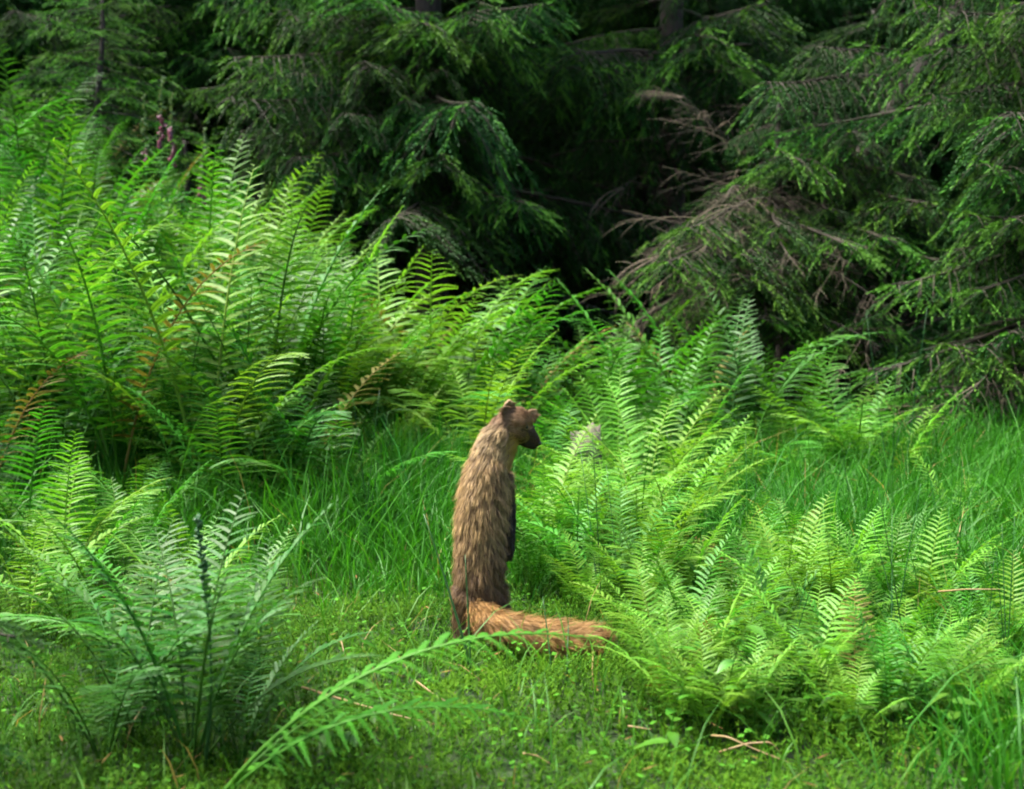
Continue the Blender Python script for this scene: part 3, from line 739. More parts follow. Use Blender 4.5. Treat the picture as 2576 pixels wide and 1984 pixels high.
# long loose blades standing above the sward
xy = scatter(22000, -4.2, 4.2, 1.9, 7.5, lambda x, y: meadow(x, y) * (0.35 + 0.65 * sstep(0.2, 0.8, x)) * sstep(0.75, 1.2, np.hypot((x + 0.05) * 1.6, y - 2.4)), 15)
r2 = np.random.default_rng(16)
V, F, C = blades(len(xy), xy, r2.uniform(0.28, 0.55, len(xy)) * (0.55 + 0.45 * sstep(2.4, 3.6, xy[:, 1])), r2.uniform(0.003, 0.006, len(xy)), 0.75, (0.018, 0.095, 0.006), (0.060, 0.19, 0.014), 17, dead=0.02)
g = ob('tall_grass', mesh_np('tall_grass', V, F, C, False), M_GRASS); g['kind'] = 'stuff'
tag(g, 'long loose grass blades bending above the meadow grass', 'grass')
# short sparse blades in the moss
xy = scatter(30000, -1.9, 1.4, 1.5, 3.6, lambda x, y: 0.34 * clearing(x, y), 2)
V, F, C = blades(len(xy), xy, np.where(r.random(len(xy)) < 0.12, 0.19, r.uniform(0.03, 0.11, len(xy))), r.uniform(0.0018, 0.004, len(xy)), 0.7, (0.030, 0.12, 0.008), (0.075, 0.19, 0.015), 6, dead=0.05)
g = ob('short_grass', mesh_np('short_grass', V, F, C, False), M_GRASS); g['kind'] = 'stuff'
tag(g, 'short sparse grass blades growing out of the moss', 'grass')
# haircap moss: little stars on short stems
xy = scatter(100000, -2.4, 2.2, 1.5, 4.2, lambda x, y: 0.9 * np.clip(clearing(x, y) + 0.25, 0, 1) * (1 - 0.5 * sstep(3, 4.2, y)), 7)
n = len(xy); r = np.random.default_rng(8)
hm = r.uniform(0.010, 0.075, n) * (0.8 + 0.7 * vnoise(xy[:, 0], xy[:, 1], 5, 2))
cen = np.stack([xy[:, 0], xy[:, 1], H(xy[:, 0], xy[:, 1]) + hm], -1)
k = 9
th = (np.arange(k)[None] + r.random((n, 1))) * 2.399 + r.normal(0, 0.2, (n, k)); el = r.uniform(0.0, 1.1, (n, k))
dv = np.stack([np.cos(th) * np.cos(el), np.sin(th) * np.cos(el), np.sin(el)], -1)
sz = r.uniform(0.008, 0.017, (n, k))
lv = np.stack([-np.sin(th), np.cos(th), np.zeros_like(th)], -1) * 0.0016
dz = np.zeros((n, k, 3)); dz[..., 2] = -r.random((n, k)) * hm[:, None] * 0.8
b = cen[:, None] + dz
V = np.stack([b - lv, b + lv, b + dv * sz[..., None]], 2).reshape(-1, 3)
mixf = np.clip(0.45 + 0.4 * vnoise(xy[:, 0], xy[:, 1], 3.0, 9) + r.normal(0, 0.22, n), 0, 1)[:, None]
c = np.array([0.016, 0.062, 0.004]) * (1 - mixf) + np.array([0.075, 0.165, 0.008]) * mixf
C = np.repeat(np.repeat(c[:, None], k, 1)[:, :, None], 3, 2).reshape(-1, 3)
g = ob('moss', mesh_np('moss', V, np.arange(n * k * 3).reshape(-1, 3), C, False), M_MOSS); g['kind'] = 'stuff'
tag(g, 'starry green moss carpeting the clearing under the marten', 'moss')
# tiny leaves and dead scraps in the moss
mb = MB(); r = np.random.default_rng(62)
xy = scatter(9000, -2.0, 1.8, 1.5, 3.6, lambda x, y: 0.75 * np.clip(clearing(x, y) + 0.2, 0, 1), 63)
for (x, y) in xy:
    a = r.random() * 6.28; l = r.uniform(0.006, 0.016); w = l * r.uniform(0.3, 0.5)
    dv_ = np.array([math.cos(a), math.sin(a), r.uniform(-0.4, 0.5)]); sd_ = np.array([-math.sin(a), math.cos(a), r.uniform(-0.3, 0.3)])
    c_ = np.array([x, y, gz(x, y) + r.uniform(0.015, 0.075)])
    if r.random() < 0.22: col = np.array([0.13, 0.075, 0.028]) * r.uniform(0.5, 1.7); w *= 0.35; l *= 1.8; c_[2] -= 0.01
    else: col = np.array([0.045, 0.15, 0.012]) * r.uniform(0.6, 1.6)
    mb.add([c_, c_ + dv_ * l * 0.5 + sd_ * w, c_ + dv_ * l, c_ + dv_ * l * 0.5 - sd_ * w], None, [[0, 1, 2, 3]], col)
g = ob('ground_cover', mb.mesh('ground_cover', False), M_MOSS); g['kind'] = 'stuff'
tag(g, 'tiny green leaves and brown scraps scattered through the moss', 'ground cover')
# forest-floor litter: fallen dead twigs
mb = MB(); r = np.random.default_rng(12)
for i in range(1500):
    x = r.uniform(-3.5, 5); y = forest_edge(x) + abs(r.normal(0, 1.6)) - 0.5
    a = r.random() * 6.28; l = r.uniform(0.1, 0.5)
    p0 = np.array([x, y, gz(x, y) + r.uniform(0.005, 0.10)]); d = np.array([math.cos(a), math.sin(a), r.uniform(-0.1, 0.35)])
    u = np.linspace(0, 1, 4)
    mb.tube(p0 + d * (l * u)[:, None] + r.normal(0, 0.02, (4, 3)), 0.003 * (1.1 - u) + 0.0008, 3, TW * r.uniform(0.8, 2.2))
g = ob('twig_litter', mb.mesh('twig_litter'), M_TWIG); g['kind'] = 'stuff'
tag(g, 'brown fallen twigs littering the floor at the edge of the wood', 'twigs')

# ------------------------------------------------------------------ rushes, herbs, foxgloves, straw, stump
def rush(name, base, tips, label, group=None, rad=0.0016):
    t = thing(name, label, 'rush', base, group)
    for tp in tips:
        mb = MB(); u = np.linspace(0, 1, 7)
        d = np.array(tp) - np.array(base)
        off = np.array([random.uniform(-0.03, 0.03), random.uniform(-0.03, 0.03), 0]) if len(tips) > 1 else np.zeros(3)
        p = off * (1 - u)[:, None] + d * u[:, None] + np.array([0, 0, 0.04]) * (u * (1 - u))[:, None]
        p[0, 2] -= 0.03
        mb.tube(p, rad * (1.2 - u * 0.9), 5)
        ob('stem', mb.mesh('stem'), M_RUSH, t)
    return t
def gp(px, Y): X_, Y_, z_ = ground_at(px, Y); return np.array([X_, Y_, z_])
rush('rush', gp(1192, 2.42), [P(1066, 1293, 2.5)], 'dark rush stem slanting across the feet of the marten', rad=0.003)
rush('rush', gp(1184, 2.40), [P(1170, 1395, 2.45)], 'dark upright rush stem standing before the hind leg of the marten', rad=0.0022)
rush('rush', gp(1395, 2.42), [P(1365, 1500, 2.5), P(1430, 1560, 2.5)], 'pair of dark rush stems in front of the tail of the marten', rad=0.002)
GR, LR = 'rush clumps in the tall grass', 'thin clump of dark rush stems standing in the tall grass'
r = np.random.default_rng(31)
for (px, Yb, top, ns) in [(2260, 4.2, 760, 3), (2280, 2.5, 1180, 4), (2120, 2.7, 1300, 3), (1990, 2.4, 1330, 3), (1890, 3.3, 1080, 4), (2400, 3.2, 1150, 4), (2520, 2.4, 1250, 4), (1720, 3.9, 1050, 3), (1540, 3.0, 1030, 3), (2190, 3.6, 1000, 4), (2060, 3.8, 1020, 3)]:
    tips = [P(px + r.uniform(-90, 90), top + r.uniform(0, 160), Yb + r.uniform(-0.15, 0.15)) for _ in range(ns)]
    rush('rush', gp(px, Yb), tips, LR, GR)
GR2, LR2 = 'rush stems on the bank', 'thin dark rush stems rising from the grassy bank by the ferns'
for (px, Yb, top, ns) in [(60, 5.2, 470, 4), (120, 5.6, 420, 3), (30, 4.6, 640, 3), (180, 5.0, 520, 2), (860, 4.0, 1020, 3), (920, 3.7, 980, 3)]:
    tips = [P(px + r.uniform(-60, 60), top + r.uniform(0, 120), Yb) for _ in range(ns)]
    rush('rush', gp(px, Yb), tips, LR2, GR2)

def leaf_mesh(seed, ratio=0.45, teeth=7):
    u = np.linspace(0, 1, teeth * 2 + 1)
    w = ratio * np.sin(np.pi * u ** 0.75) ** 0.9 * 0.5
    w[1::2] *= 1.12; w[-1] = 0.004; w[0] = 0.01
    V = []
    for ui, wi in zip(u, w):
        z = -0.25 * ui ** 2
        V += [[ui, -wi, z + 0.25 * wi], [ui, 0, z], [ui, wi, z + 0.25 * wi]]
    Q = []
    for i in range(len(u) - 1):
        a = i * 3; Q += [[a, a + 1, a + 4, a + 3], [a + 1, a + 2, a + 5, a + 4]]
    return mesh_np('leaf', V, np.array(Q), np.ones((len(V), 3)), True)
LEAF = leaf_mesh(1); LEAF.materials.append(M_HERB)
LEAFL = leaf_mesh(2, 0.3, 9); LEAFL.materials.append(M_HERB)
def herb(pos, hgt, nl, label, group, seed, lsize=0.05, me=LEAF):
    r = np.random.default_rng(seed)
    t = thing('leafy_herb', label, 'herb', pos, group)
    lean = r.uniform(-0.25, 0.25, 2)
    u = np.linspace(0, 1, 6); p = np.stack([lean[0] * hgt * u ** 2, lean[1] * hgt * u ** 2, hgt * u - 0.01], -1)
    mb = MB(); mb.tube(p, 0.0018 * (1.2 - u), 5); ob('stem', mb.mesh('stem'), M_HERB, t)
    for i in range(nl):
        f = 0.25 + 0.75 * i / max(1, nl - 1); c = [np.interp(f, u, p[:, q]) for q in range(3)]
        ob('leaf', me, None, t, c, (r.uniform(-0.3, 0.3), r.uniform(-0.5, 0.35), i * 2.6 + r.uniform(-0.4, 0.4)), lsize * r.uniform(0.7, 1.3) * (1.15 - 0.4 * f))
    return t
GH, LH = 'leafy herbs under the pale ferns', 'low leafy herb with toothed oval leaves under the pale ferns'
r = np.random.default_rng(44)
for i in range(30):
    px, Yb = r.uniform(1640, 2560), r.uniform(1.95, 2.6)
    herb(gp(px, Yb), r.uniform(0.08, 0.2), 8, LH, GH, 500 + i)
GH2, LH2 = 'leafy herbs by the dark fern', 'low leafy herb with small oval leaves by the drooping dark fern'
for i in range(7):
    herb(gp(r.uniform(640, 940), r.uniform(1.9, 2.5)), r.uniform(0.06, 0.16), 6, LH2, GH2, 540 + i, 0.045)
# dark flower spike in the foreground fern
pos = gp(500, 1.93)
t = thing('flower_spike', 'dark upright seed spike standing among the foreground ferns', 'plant', pos)
tp = P(512, 1300, 1.93) - pos; u = np.linspace(0, 1, 9)
pp = tp * u[:, None] + np.array([0.012, 0, 0]) * np.sin(u * 4)[:, None]; pp[0, 2] -= 0.02
mb = MB(); mb.tube(pp, 0.0032 * (1.25 - u), 6); ob('stem', mb.mesh('stem'), M_RUSH, t)
mb = MB(); r = np.random.default_rng(9)
for i in range(90):
    f = 0.45 + 0.55 * r.random() ** 0.6; c = np.array([np.interp(f, u, pp[:, q]) for q in range(3)])
    d = unit(r.normal(size=3) * [1, 1, 0.4] + [0, 0, 0.7]); s = r.uniform(0.006, 0.013)
    w = np.linspace(0, 1, 4); mb.tube(c + d * (s * w)[:, None], np.array([0.001, 0.0032, 0.0028, 0.0006]), 4)
ob('seed_head', mb.mesh('seed_head'), M_RUSH, t)['kind'] = 'stuff'

# foxgloves
M_BELL = leaf_mat('foxglove_bell', (0.20, 0.085, 0.12), trans_tint=(1.2, 0.9, 1.0), trans=0.3, rough=0.5)
M_BUD = leaf_mat('foxglove_bud', (0.11, 0.17, 0.07), trans=0.2)
def bell_mesh():
    mb = MB(); u = np.array([0, 0.25, 0.6, 0.9, 1.0]); rr = np.array([0.12, 0.24, 0.30, 0.36, 0.42])
    a = np.arange(8) * math.pi / 4
    V = [[ui * 1.0, ri * math.cos(x), ri * math.sin(x)] for ui, ri in zip(u, rr) for x in a]
    Q = [[i * 8 + j, i * 8 + (j + 1) % 8, (i + 1) * 8 + (j + 1) % 8, (i + 1) * 8 + j] for i in range(4) for j in range(8)]
    mb.add(V, None, Q); return mb.mesh('bell')
BELL = bell_mesh(); BELL.materials.append(M_BELL)
def foxglove(px, Yb, top, label, seed, pink):
    pos = gp(px, Yb); t = thing('foxglove', label, 'flower', pos)
    r = np.random.default_rng(seed)
    tp = P(px + r.uniform(-15, 15), top, Yb) - pos; u = np.linspace(0, 1, 8); pp = tp * u[:, None]; pp[0, 2] -= 0.02
    mb = MB(); mb.tube(pp, 0.006 * (1.15 - u), 6); ob('stem', mb.mesh('stem'), M_HERB, t)
    hgt = tp[2]
    for i in range(26):
        f = 1 - 0.5 * (i + 0.5) / 26 * (0.62 / max(hgt, 0.62)) * 1.2
        c = [np.interp(f, u, pp[:, q]) for q in range(3)]
        is_bell = i > 26 * (1 - pink)
        s = (0.026 if is_bell else 0.016 + 0.014 * i / 26)
        b = ob('bell' if is_bell else 'bud', BELL if is_bell else BUD, None, t, c, (0, R(35 if is_bell else 10), r.uniform(-2.6, -0.5) if r.random() < 0.8 else r.random() * 6.28), s)
    for i in range(7):
        f = 0.05 + 0.35 * i / 7; c = [np.interp(f, u, pp[:, q]) for q in range(3)]
        ob('leaf', LEAFL, None, t, c, (0, r.uniform(-0.7, 0.1), i * 2.4 + r.random()), r.uniform(0.16, 0.26))
BUD = BELL.copy(); BUD.materials.clear(); BUD.materials.append(M_BUD)
foxglove(408, 6.6, 190, 'tallest foxglove spire with pink bells at the top of the bank', 1, 0.5)
foxglove(440, 6.5, 232, 'foxglove spire with pink bells next to the tallest one', 2, 0.55)
foxglove(376, 6.7, 235, 'thin foxglove spire of mostly green buds next to the tallest one', 3, 0.25)
foxglove(500, 6.2, 320, 'short foxglove spire with few bells apart from the other foxgloves', 4, 0.3)

# dry straws
STRAW = np.array([0.20, 0.135, 0.055])
def straw(pts, label, group=None, rad=0.0018, c=1.0):
    pts = np.array(pts, float); b = pts[0].copy()
    mb = MB(); u = np.linspace(0, 1, len(pts) * 3); v = np.linspace(0, 1, len(pts))
    p = np.stack([np.interp(u, v, pts[:, q]) for q in range(3)], -1) - b
    mb.tube(p, rad * (1.2 - 0.8 * u), 4, STRAW * c)
    o = ob('straw', mb.mesh('straw'), M_STRAW, None, b); return tag(o, label, 'straw', group)
def on_ground(px, py, lift=0.012):
    Y_ = 2.5
    for _ in range(30):
        p = P(px, py, Y_); Y_ += (p[2] - gz(p[0], p[1]) - lift) / (-px_dir(px, py)[2] / px_dir(px, py)[1]) * 0.9
    return P(px, py, Y_)
def gstraw(a, label, **kw): return straw([on_ground(x, y, l) for x, y, l in a], label, **kw)
gstraw([(760, 1728, .05), (880, 1765, .045), (1000, 1800, .04), (1120, 1826, .03)], 'long orange brown straw lying on the moss between the foreground ferns and the tail', rad=0.0022)
gstraw([(1046, 1712, .05), (1090, 1745, .04), (1140, 1775, .03)], 'short yellow straw leaning on the moss below the slanting rush', rad=0.002)
gstraw([(1790, 1850, .05), (1830, 1853, .06), (1900, 1885, .05), (1985, 1918, .04)], 'bent tan straw crossing another at the edge of the pale ferns')
gstraw([(1810, 1892, .03), (1880, 1870, .05), (1938, 1866, .06), (1965, 1895, .04)], 'thin tan straw kinked over the bent straw by the pale ferns')
gstraw([(1492, 1640, .05), (1490, 1690, .03), (1493, 1730, .02)], 'pale dry stalk standing below the tip of the tail')
gstraw([(1315, 1895, .03), (1350, 1900, .03), (1390, 1925, .02)], 'short dry straw on open moss in front of the marten')
gstraw([(1580, 1826, .03), (1640, 1835, .03)], 'short pale straw on the moss near the delicate ferns')
gstraw([(2360, 1488, .2), (2430, 1482, .22), (2515, 1482, .24)], 'dry orange stalk caught level in the tall grass')
gstraw([(858, 1610, .06), (868, 1650, .03), (880, 1668, .02)], 'curled dry blade on the moss beside the drooping dark fern')

# pale stump behind the ferns
pos = gp(1472, 4.3); t = thing('tree_stump', 'pale broken stump poking out among the ferns beyond the marten', 'stump', pos)
mb = MB(); a = np.linspace(0, 2 * math.pi, 15)[:-1]; r = np.random.default_rng(3)
zs = [(-0.05, 0.075), (0.1, 0.058), (0.25, 0.055), (0.345, 0.052)]
V = []
for q, (z, rr) in enumerate(zs):
    for x in a: V.append([rr * (1 + 0.12 * math.sin(3 * x + q)) * math.cos(x), rr * (1 + 0.1 * math.cos(2 * x)) * math.sin(x), z + (r.uniform(-0.012, 0.022) + 0.015 * math.cos(x) if q == 3 else 0)])
Q = [[q * 14 + j, q * 14 + (j + 1) % 14, (q + 1) * 14 + (j + 1) % 14, (q + 1) * 14 + j] for q in range(3) for j in range(14)]
V.append([0, 0, 0.335]); T = [[56, 42 + j, 42 + (j + 1) % 14] for j in range(14)]
mb.add(V, T, Q); ob('stump_wood', mb.mesh('stump_wood', False), M_STUMP, t)

# ------------------------------------------------------------------ the marten
YM = 2.70
KM = YM / FPX                     # metres per photo pixel at the marten
FWD = unit([0.78, 0.62, 0])       # body faces right and a little away
def mp(px, py, dy=0.0):
    return P(px, py, YM + dy)
CH = []                           # capsule chains: (region, [(point, radius)...])
def chain(reg, lst):
    f = {'body': 0.94, 'tail': 0.88, 'bib': 0.95}.get(reg, 1.0)
    CH.append((reg, [(mp(x, y, d), r_ * KM * f) for x, y, r_, d in lst]))
chain('body', [(1208, 1548, 46, 0.0), (1207, 1500, 56, 0.0), (1206, 1440, 60, 0.0), (1208, 1370, 60, 0.0), (1211, 1300, 61, 0.0), (1217, 1235, 58, 0.0), (1226, 1185, 50, 0.0), (1237, 1140, 41, 0.005)])
chain('neck', [(1237, 1140, 41, 0.005), (1250, 1108, 37, 0.005), (1268, 1078, 34, 0.0)])
chain('bib', [(1264, 1160, 24, 0.006), (1277, 1125, 23, 0.003), (1293, 1099, 21, -0.007)])
chain('head', [(1268, 1074, 33, 0.0), (1288, 1060, 36, 0.005), (1304, 1060, 35, 0.0), (1311, 1066, 31, 0.0)])
chain('cheek', [(1300, 1088, 24, -0.008), (1312, 1095, 20, -0.01)])
chain('snout', [(1312, 1078, 28, -0.001), (1334, 1094, 18.5, 0.004), (1349, 1110, 11.5, 0.006)])
chain('nose', [(1353, 1114, 8, 0.006), (1355, 1116, 7, 0.006)])
chain('jaw', [(1310, 1102, 17, -0.002), (1328, 1116, 12, 0.002), (1342, 1122, 9, 0.005)])
chain('leg', [(1186, 1490, 44, -0.006), (1173, 1550, 29, 0.0), (1165, 1600, 18, -0.005), (1166, 1640, 12, -0.01)])
chain('leg', [(1164, 1645, 11, -0.012), (1176, 1652, 11, 0.02), (1192, 1650, 10, 0.055)])
chain('leg', [(1232, 1490, 42, 0.02), (1244, 1550, 29, 0.035), (1248, 1600, 17, 0.04), (1254, 1628, 12, 0.04)])
chain('leg', [(1254, 1632, 11, 0.04), (1272, 1632, 11, 0.075), (1290, 1628, 10, 0.11)])
chain('arm', [(1254, 1200, 28, 0.02), (1268, 1260, 19, 0.03), (1277, 1320, 13, 0.02), (1281, 1370, 10.5, 0.02), (1281, 1390, 11, 0.022)])
for q in range(4):
    chain('arm', [(1276 + q * 4, 1388, 5.5, 0.014 + 0.006 * q), (1274 + q * 4.4, 1402, 4.6, 0.016 + 0.006 * q), (1273 + q * 4, 1409, 3.0, 0.02 + 0.006 * q)])
chain('arm', [(1262, 1200, 26, 0.085), (1280, 1265, 18, 0.11), (1286, 1320, 13, 0.11), (1286, 1368, 10.5, 0.105), (1285, 1385, 11, 0.105)])
chain('tail', [(1206, 1530, 22, -0.045), (1222, 1556, 24, -0.07), (1254, 1575, 26, -0.085), (1302, 1589, 28, -0.09), (1362, 1602, 31, -0.085), (1420, 1610, 33, -0.08), (1468, 1611, 28, -0.07), (1496, 1608, 17, -0.065)])
def ico(c, r_, sub=2):
    import bmesh
    bm = bmesh.new(); bmesh.ops.create_icosphere(bm, subdivisions=sub, radius=r_)
    for v in bm.verts: v.co += Vector(c)
    vs = np.array([v.co for v in bm.verts]); fs = np.array([[v.index for v in f.verts] for f in bm.faces]); bm.free()
    return vs, fs
mb = MB()
for reg, lst in CH:
    for (p0, r0), (p1, r1) in zip(lst[:-1], lst[1:]):
        m = max(2, int(np.linalg.norm(p1 - p0) / (0.35 * min(r0, r1) + 1e-4)) + 1); m = min(m, 14)
        for f in np.linspace(0, 1, m, endpoint=False):
            v_, f_ = ico(p0 * (1 - f) + p1 * f, r0 * (1 - f) + r1 * f); mb.add(v_, f_)
    v_, f_ = ico(lst[-1][0], lst[-1][1]); mb.add(v_, f_)
# ears: rounded cupped shells joined to the skull
EARS = []
def ear(base, tip, facing, w, th):
    base, tip = np.array(base), np.array(tip); ax = tip - base; l = np.linalg.norm(ax); ax /= l
    fc = unit(np.array(facing) - ax * np.dot(facing, ax)); sd = np.cross(ax, fc)
    for a in np.linspace(-1, 1, 9):
        for h in np.linspace(-0.15, 1, 7):
            wd = w * math.sqrt(max(0.0, 1 - max(0, h) ** 2.4)) if h < 1 else 0
            p = base + ax * l * h + sd * a * wd - fc * (0.35 * w * (1 - a * a)) * (1 - 0.3 * h)
            v_, f_ = ico(p, th, 1); mb.add(v_, f_)
    EARS.append((base, tip, fc, w))
ear(mp(1279, 1034, -0.016), mp(1283, 1008, -0.022), (0.55, -0.55, 0.2), 21 * KM, 4.2 * KM)
ear(mp(1334, 1052, 0.016), mp(1346, 1030, 0.02), (0.3, -0.75, 0.2), 15 * KM, 3.6 * KM)
raw = mb.mesh('raw'); tmp = bpy.data.objects.new('tmp_body', raw); COL.objects.link(tmp)
md = tmp.modifiers.new('rm', 'REMESH'); md.mode = 'VOXEL'; md.voxel_size = 0.0030
ms = tmp.modifiers.new('sm', 'SMOOTH'); ms.factor = 0.5; ms.iterations = 5
dg = bpy.context.evaluated_depsgraph_get()
body = bpy.data.meshes.new_from_object(tmp.evaluated_get(dg)); body.name = 'marten_body'
bpy.data.objects.remove(tmp); bpy.data.meshes.remove(raw)
nv = len(body.vertices); VB = np.empty(nv * 3, np.float32); body.vertices.foreach_get('co', VB); VB = VB.reshape(-1, 3).astype(float)
NB = np.empty(nv * 3, np.float32); body.vertices.foreach_get('normal', NB); NB = NB.reshape(-1, 3).astype(float)
# region, flow direction and colours per vertex
segs = []
for reg, lst in CH:
    for (p0, r0), (p1, r1) in zip(lst[:-1], lst[1:]): segs.append((reg, p0, r0, p1, r1))
def classify(Pt):
    best = np.full(len(Pt), 1e9); reg = np.zeros(len(Pt), int); tan = np.zeros((len(Pt), 3))
    for i, (rg, p0, r0, p1, r1) in enumerate(segs):
        d = p1 - p0; f = np.clip(((Pt - p0) @ d) / (d @ d), 0, 1)
        ds = np.linalg.norm(Pt - (p0 + f[:, None] * d), axis=1) - (r0 + f * (r1 - r0))
        m = ds < best; best[m] = ds[m]; reg[m] = i; tan[m] = unit(d)
    return reg, tan
RID = ['body', 'neck', 'bib', 'head', 'cheek', 'snout', 'nose', 'jaw', 'leg', 'arm', 'tail', 'ear']
seg_r = np.array([RID.index(s[0]) for s in segs])
PAL = {  # root colour, tip colour, length
    'body': ((0.066, 0.032, 0.013), (0.600, 0.390, 0.155), 0.028), 'neck': ((0.072, 0.038, 0.019), (0.640, 0.450, 0.205), 0.025),
    'bib': ((0.340, 0.200, 0.055), (0.520, 0.340, 0.110), 0.018), 'head': ((0.150, 0.080, 0.040), (0.370, 0.225, 0.115), 0.014),
    'cheek': ((0.075, 0.045, 0.016), (0.240, 0.140, 0.038), 0.009), 'snout': ((0.034, 0.020, 0.013), (0.085, 0.050, 0.028), 0.005),
    'nose': ((0.010, 0.008, 0.008), (0.012, 0.010, 0.010), 0.0015), 'jaw': ((0.022, 0.014, 0.009), (0.036, 0.024, 0.014), 0.004),
    'leg': ((0.032, 0.020, 0.012), (0.060, 0.036, 0.020), 0.014), 'arm': ((0.016, 0.011, 0.009), (0.028, 0.019, 0.015), 0.008),
    'tail': ((0.110, 0.050, 0.015), (0.660, 0.370, 0.120), 0.042), 'ear': ((0.260, 0.165, 0.090), (0.640, 0.450, 0.240), 0.005)}
def attrs(Pt, Nm):
    si, tan = classify(Pt); rg = seg_r[si].copy()
    for (b_, t_, fc, w_) in EARS:
        ax = t_ - b_; l = np.linalg.norm(ax); ax = ax / l
        h = (Pt - b_) @ ax / l; lat = np.linalg.norm((Pt - b_) - ((Pt - b_) @ ax)[:, None] * ax, axis=1)
        rg[(h > 0.55) & (h < 1.6) & (lat < w_ * 1.5)] = RID.index('ear')
    root = np.array([PAL[x][0] for x in RID])[rg]; tip = np.array([PAL[x][1] for x in RID])[rg]; ln = np.array([PAL[x][2] for x in RID])[rg]
    flow = tan.copy()
    up = np.isin(rg, [0, 1, 2, 3, 4, 5, 6, 7]); flow[up] *= -1
    hl = rg == RID.index('body')
    # thighs: upper hind leg takes the body coat, darkening down to the feet
    lg = rg == RID.index('leg'); z = Pt[:, 2]
    f = np.clip((z - 0.03) / 0.06, 0, 1)[:, None]
    bt, br = np.array(PAL['body'][1]), np.array(PAL['body'][0])
    root[lg] = (root * (1 - f) + br * f)[lg]; tip[lg] = (tip * (1 - f) + bt * 0.8 * f)[lg]; ln[lg] = (ln * (1 - f[:, 0]) + 0.022 * f[:, 0])[lg]
    # tail tip darker
    tl = rg == RID.index('tail'); tx = np.clip((Pt[:, 0] - mp(1440, 1600)[0]) / (60 * KM), 0, 1)[:, None]
    tip[tl] = (tip * (1 - 0.35 * tx))[tl]
    # rump blends into tail, lower back greyer and less golden
    lo = np.clip((0.30 - z) / 0.12, 0, 1)[:, None]
    b0 = rg == 0; tip[b0] = (tip * (1 - 0.35 * lo))[b0]
    ar = np.clip((z - mp(0, 1290)[2]) / 0.06, 0, 1)[:, None]; aa = rg == RID.index('arm')
    root[aa] = (root * (1 - ar) + br * 0.8 * ar)[aa]; tip[aa] = (tip * (1 - ar) + bt * 0.45 * ar)[aa]; ln[aa] += 0.010 * ar[aa, 0]
    return rg, flow, root, tip, ln
rg, flow, rc, tcx, ln = attrs(VB, NB)
c4 = np.ones((nv, 4), np.float32); c4[:, :3] = 0.6 * rc + 0.4 * tcx * 0.5
ca = body.color_attributes.new('Col', 'FLOAT_COLOR', 'POINT'); ca.data.foreach_set('color', c4.ravel())
for p_ in body.polygons: p_.use_smooth = True
M_FUR = vcol_mat('marten_fur', 0.55, 0.25); M_SKIN = vcol_mat('marten_coat', 0.8, 0.15)
body.materials.append(M_SKIN)
origin = mp(1208, 1650); origin[2] = gz(origin[0], origin[1])
body.transform(Matrix.Translation(-Vector(origin)))
marten = ob('pine_marten', body, None, None, origin)
tag(marten, 'brown pine marten standing upright on its hind legs looking over its shoulder', 'marten')
marten['label'] = 'brown pine marten standing upright on its hind legs in the mossy clearing'
# fur strands
body.calc_loop_triangles()
nt_ = len(body.loop_triangles); TI = np.empty(nt_ * 3, np.int32); body.loop_triangles.foreach_get('vertices', TI); TI = TI.reshape(-1, 3)
tri = VB[TI]; ar = np.linalg.norm(np.cross(tri[:, 1] - tri[:, 0], tri[:, 2] - tri[:, 0]), axis=1)
r = np.random.default_rng(77); NS = 260000
ti = r.choice(nt_, NS, p=ar / ar.sum()); a = r.random((NS, 2)); fl_ = a.sum(1) > 1; a[fl_] = 1 - a[fl_]
w3 = np.stack([1 - a.sum(1), a[:, 0], a[:, 1]], -1)
PR = (tri[ti] * w3[..., None]).sum(1); NR = unit((NB[TI[ti]] * w3[..., None]).sum(1))
rg, flow, rc, tcx, ln = attrs(PR, NR)
_, _, rc, tcx, ln = attrs(PR + r.normal(0, 0.0085, (NS, 3)) * np.where(ln > 0.008, 1, 0.3)[:, None], NR)   # coat colours run into one another
def n3(Pt, s, sd): return np.stack([vnoise(Pt[:, 0] * s + Pt[:, 2] * s * 0.6, Pt[:, 1] * s + Pt[:, 2] * s, 1, sd + q * 3.1) for q in range(3)], -1)
fl = unit(flow - NR * (flow * NR).sum(1)[:, None])
clump = n3(PR, 60, 1.0) * 0.35 + n3(PR, 160, 5.0) * 0.28
lift = np.where(np.isin(rg, [10]), 0.55, np.where(np.isin(rg, [0, 1, 8]), 0.42, 0.25))
lift = lift * r.uniform(0.5, 1.5, NS)
grd = r.random(NS) < 0.22                      # guard hairs, longer and golden
ln = ln * r.uniform(0.55, 1.15, NS) * np.where(grd, 1.45, 0.85)
d1 = unit(fl + NR * (lift * 1.5)[:, None] + clump * 0.7 + r.normal(0, 0.08, (NS, 3)))
d2 = unit(fl + NR * (lift * 0.5)[:, None] + clump * 1.3 + r.normal(0, 0.12, (NS, 3)) * np.where(rg == 10, 2.2, 1.2)[:, None] + np.array([0, 0, -0.12]))
wdt = np.where(grd, 0.00085, 0.0005) * np.where(ln < 0.007, 0.8, 1)
view = unit(np.array([0, 0, CAM_Z]) - PR)
lat = unit(np.cross(d1, NR) + r.normal(0, 0.35, (NS, 3)))
p0 = PR - NR * 0.0012; p1 = p0 + d1 * (ln * 0.5)[:, None]; p2 = p1 + d2 * (ln * 0.5)[:, None]
from mathutils import kdtree
NC = 8000
ci = r.choice(NS, NC, replace=False); kd = kdtree.KDTree(NC)
for q, i_ in enumerate(ci): kd.insert(Vector(PR[i_]), q)
kd.balance()
near = np.array([kd.find(Vector(p_))[1] for p_ in PR]); cs = ci[near]
same = (rg == rg[cs]) & (ln > 0.006)
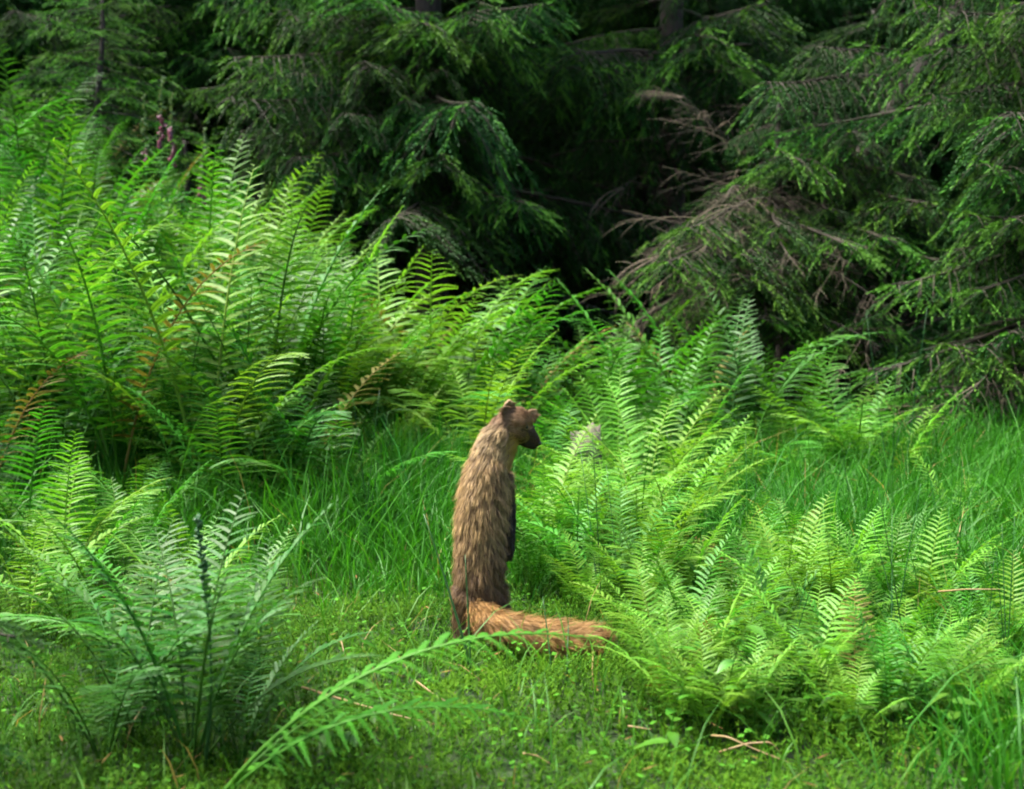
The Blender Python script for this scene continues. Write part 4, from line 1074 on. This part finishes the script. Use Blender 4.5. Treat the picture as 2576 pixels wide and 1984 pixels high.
cl = np.where(same, np.clip(r.normal(0.22, 0.2, NS), 0, 0.8), 0)[:, None]
p2 = p2 * (1 - cl) + p2[cs] * cl; p1 = p1 * (1 - cl * 0.45) + p1[cs] * cl * 0.45
cg = r.random(NC)[near]
W = (lat * wdt[:, None]) / 2
Vf = np.stack([p0 - W, p0 + W, p1 - W * 0.9, p1 + W * 0.9, p2], 1) - origin
patch = np.clip(0.45 + 0.55 * vnoise(PR[:, 0] * 40 + PR[:, 1] * 30, PR[:, 2] * 26, 1, 2.2) + r.normal(0, 0.25, NS), 0, 1)
up_ = np.clip((PR[:, 2] - 0.10) / 0.25, 0, 1)      # golden guard hairs are densest on the upper back and neck
gold = np.clip(np.where(grd, 0.08 + 0.55 * up_, 0.03) + 0.22 * patch + (0.35 + 0.75 * up_) * (cg - 0.56), 0, 1)[:, None]
under = np.isin(rg, [0, 1, 8]); gold[~under] = np.clip(0.1 + 0.35 * patch[~under, None] + 0.6 * cg[~under, None], 0, 1)
ctip = rc * (1 - gold) + tcx * gold; cmid = rc * (1 - gold * 0.55) + tcx * gold * 0.55
Cf = np.stack([rc, rc, cmid, cmid, ctip], 1)
idx = np.arange(NS)[:, None] * 5
fm_ = mesh_np('fur', Vf.reshape(-1, 3), [idx + [2, 3, 4], idx + [0, 1, 3, 2]], Cf.reshape(-1, 3), False)
fur = ob('fur', fm_, M_FUR, marten); fur['kind'] = 'stuff'
# eye and nose tip
M_EYE, nt, N, L, bsdf, out = new_mat('eye'); bsdf.inputs['Base Color'].default_value = (0.006, 0.005, 0.004, 1); bsdf.inputs['Roughness'].default_value = 0.35
nz = N.new('ShaderNodeTexNoise'); nz.inputs['Scale'].default_value = 200
for nm, pos_, rad_ in (('eye', mp(1325, 1074, -0.0215), 4.6 * KM), ('eye', mp(1342, 1074, 0.022), 4.4 * KM)):
    v_, f_ = ico((0, 0, 0), rad_, 2); ob(nm, mesh_np(nm, v_, f_), M_EYE, marten, Vector(pos_ - origin))
v_, f_ = ico((0, 0, 0), 1, 2); v_ = v_ * np.array([7.5, 6, 5.5]) * KM
ob('nose', mesh_np('nose', v_, f_), M_EYE, marten, Vector(mp(1356, 1115, 0.004) - origin))
print('pinna objects', n_hero, 'objects', len(bpy.data.objects))
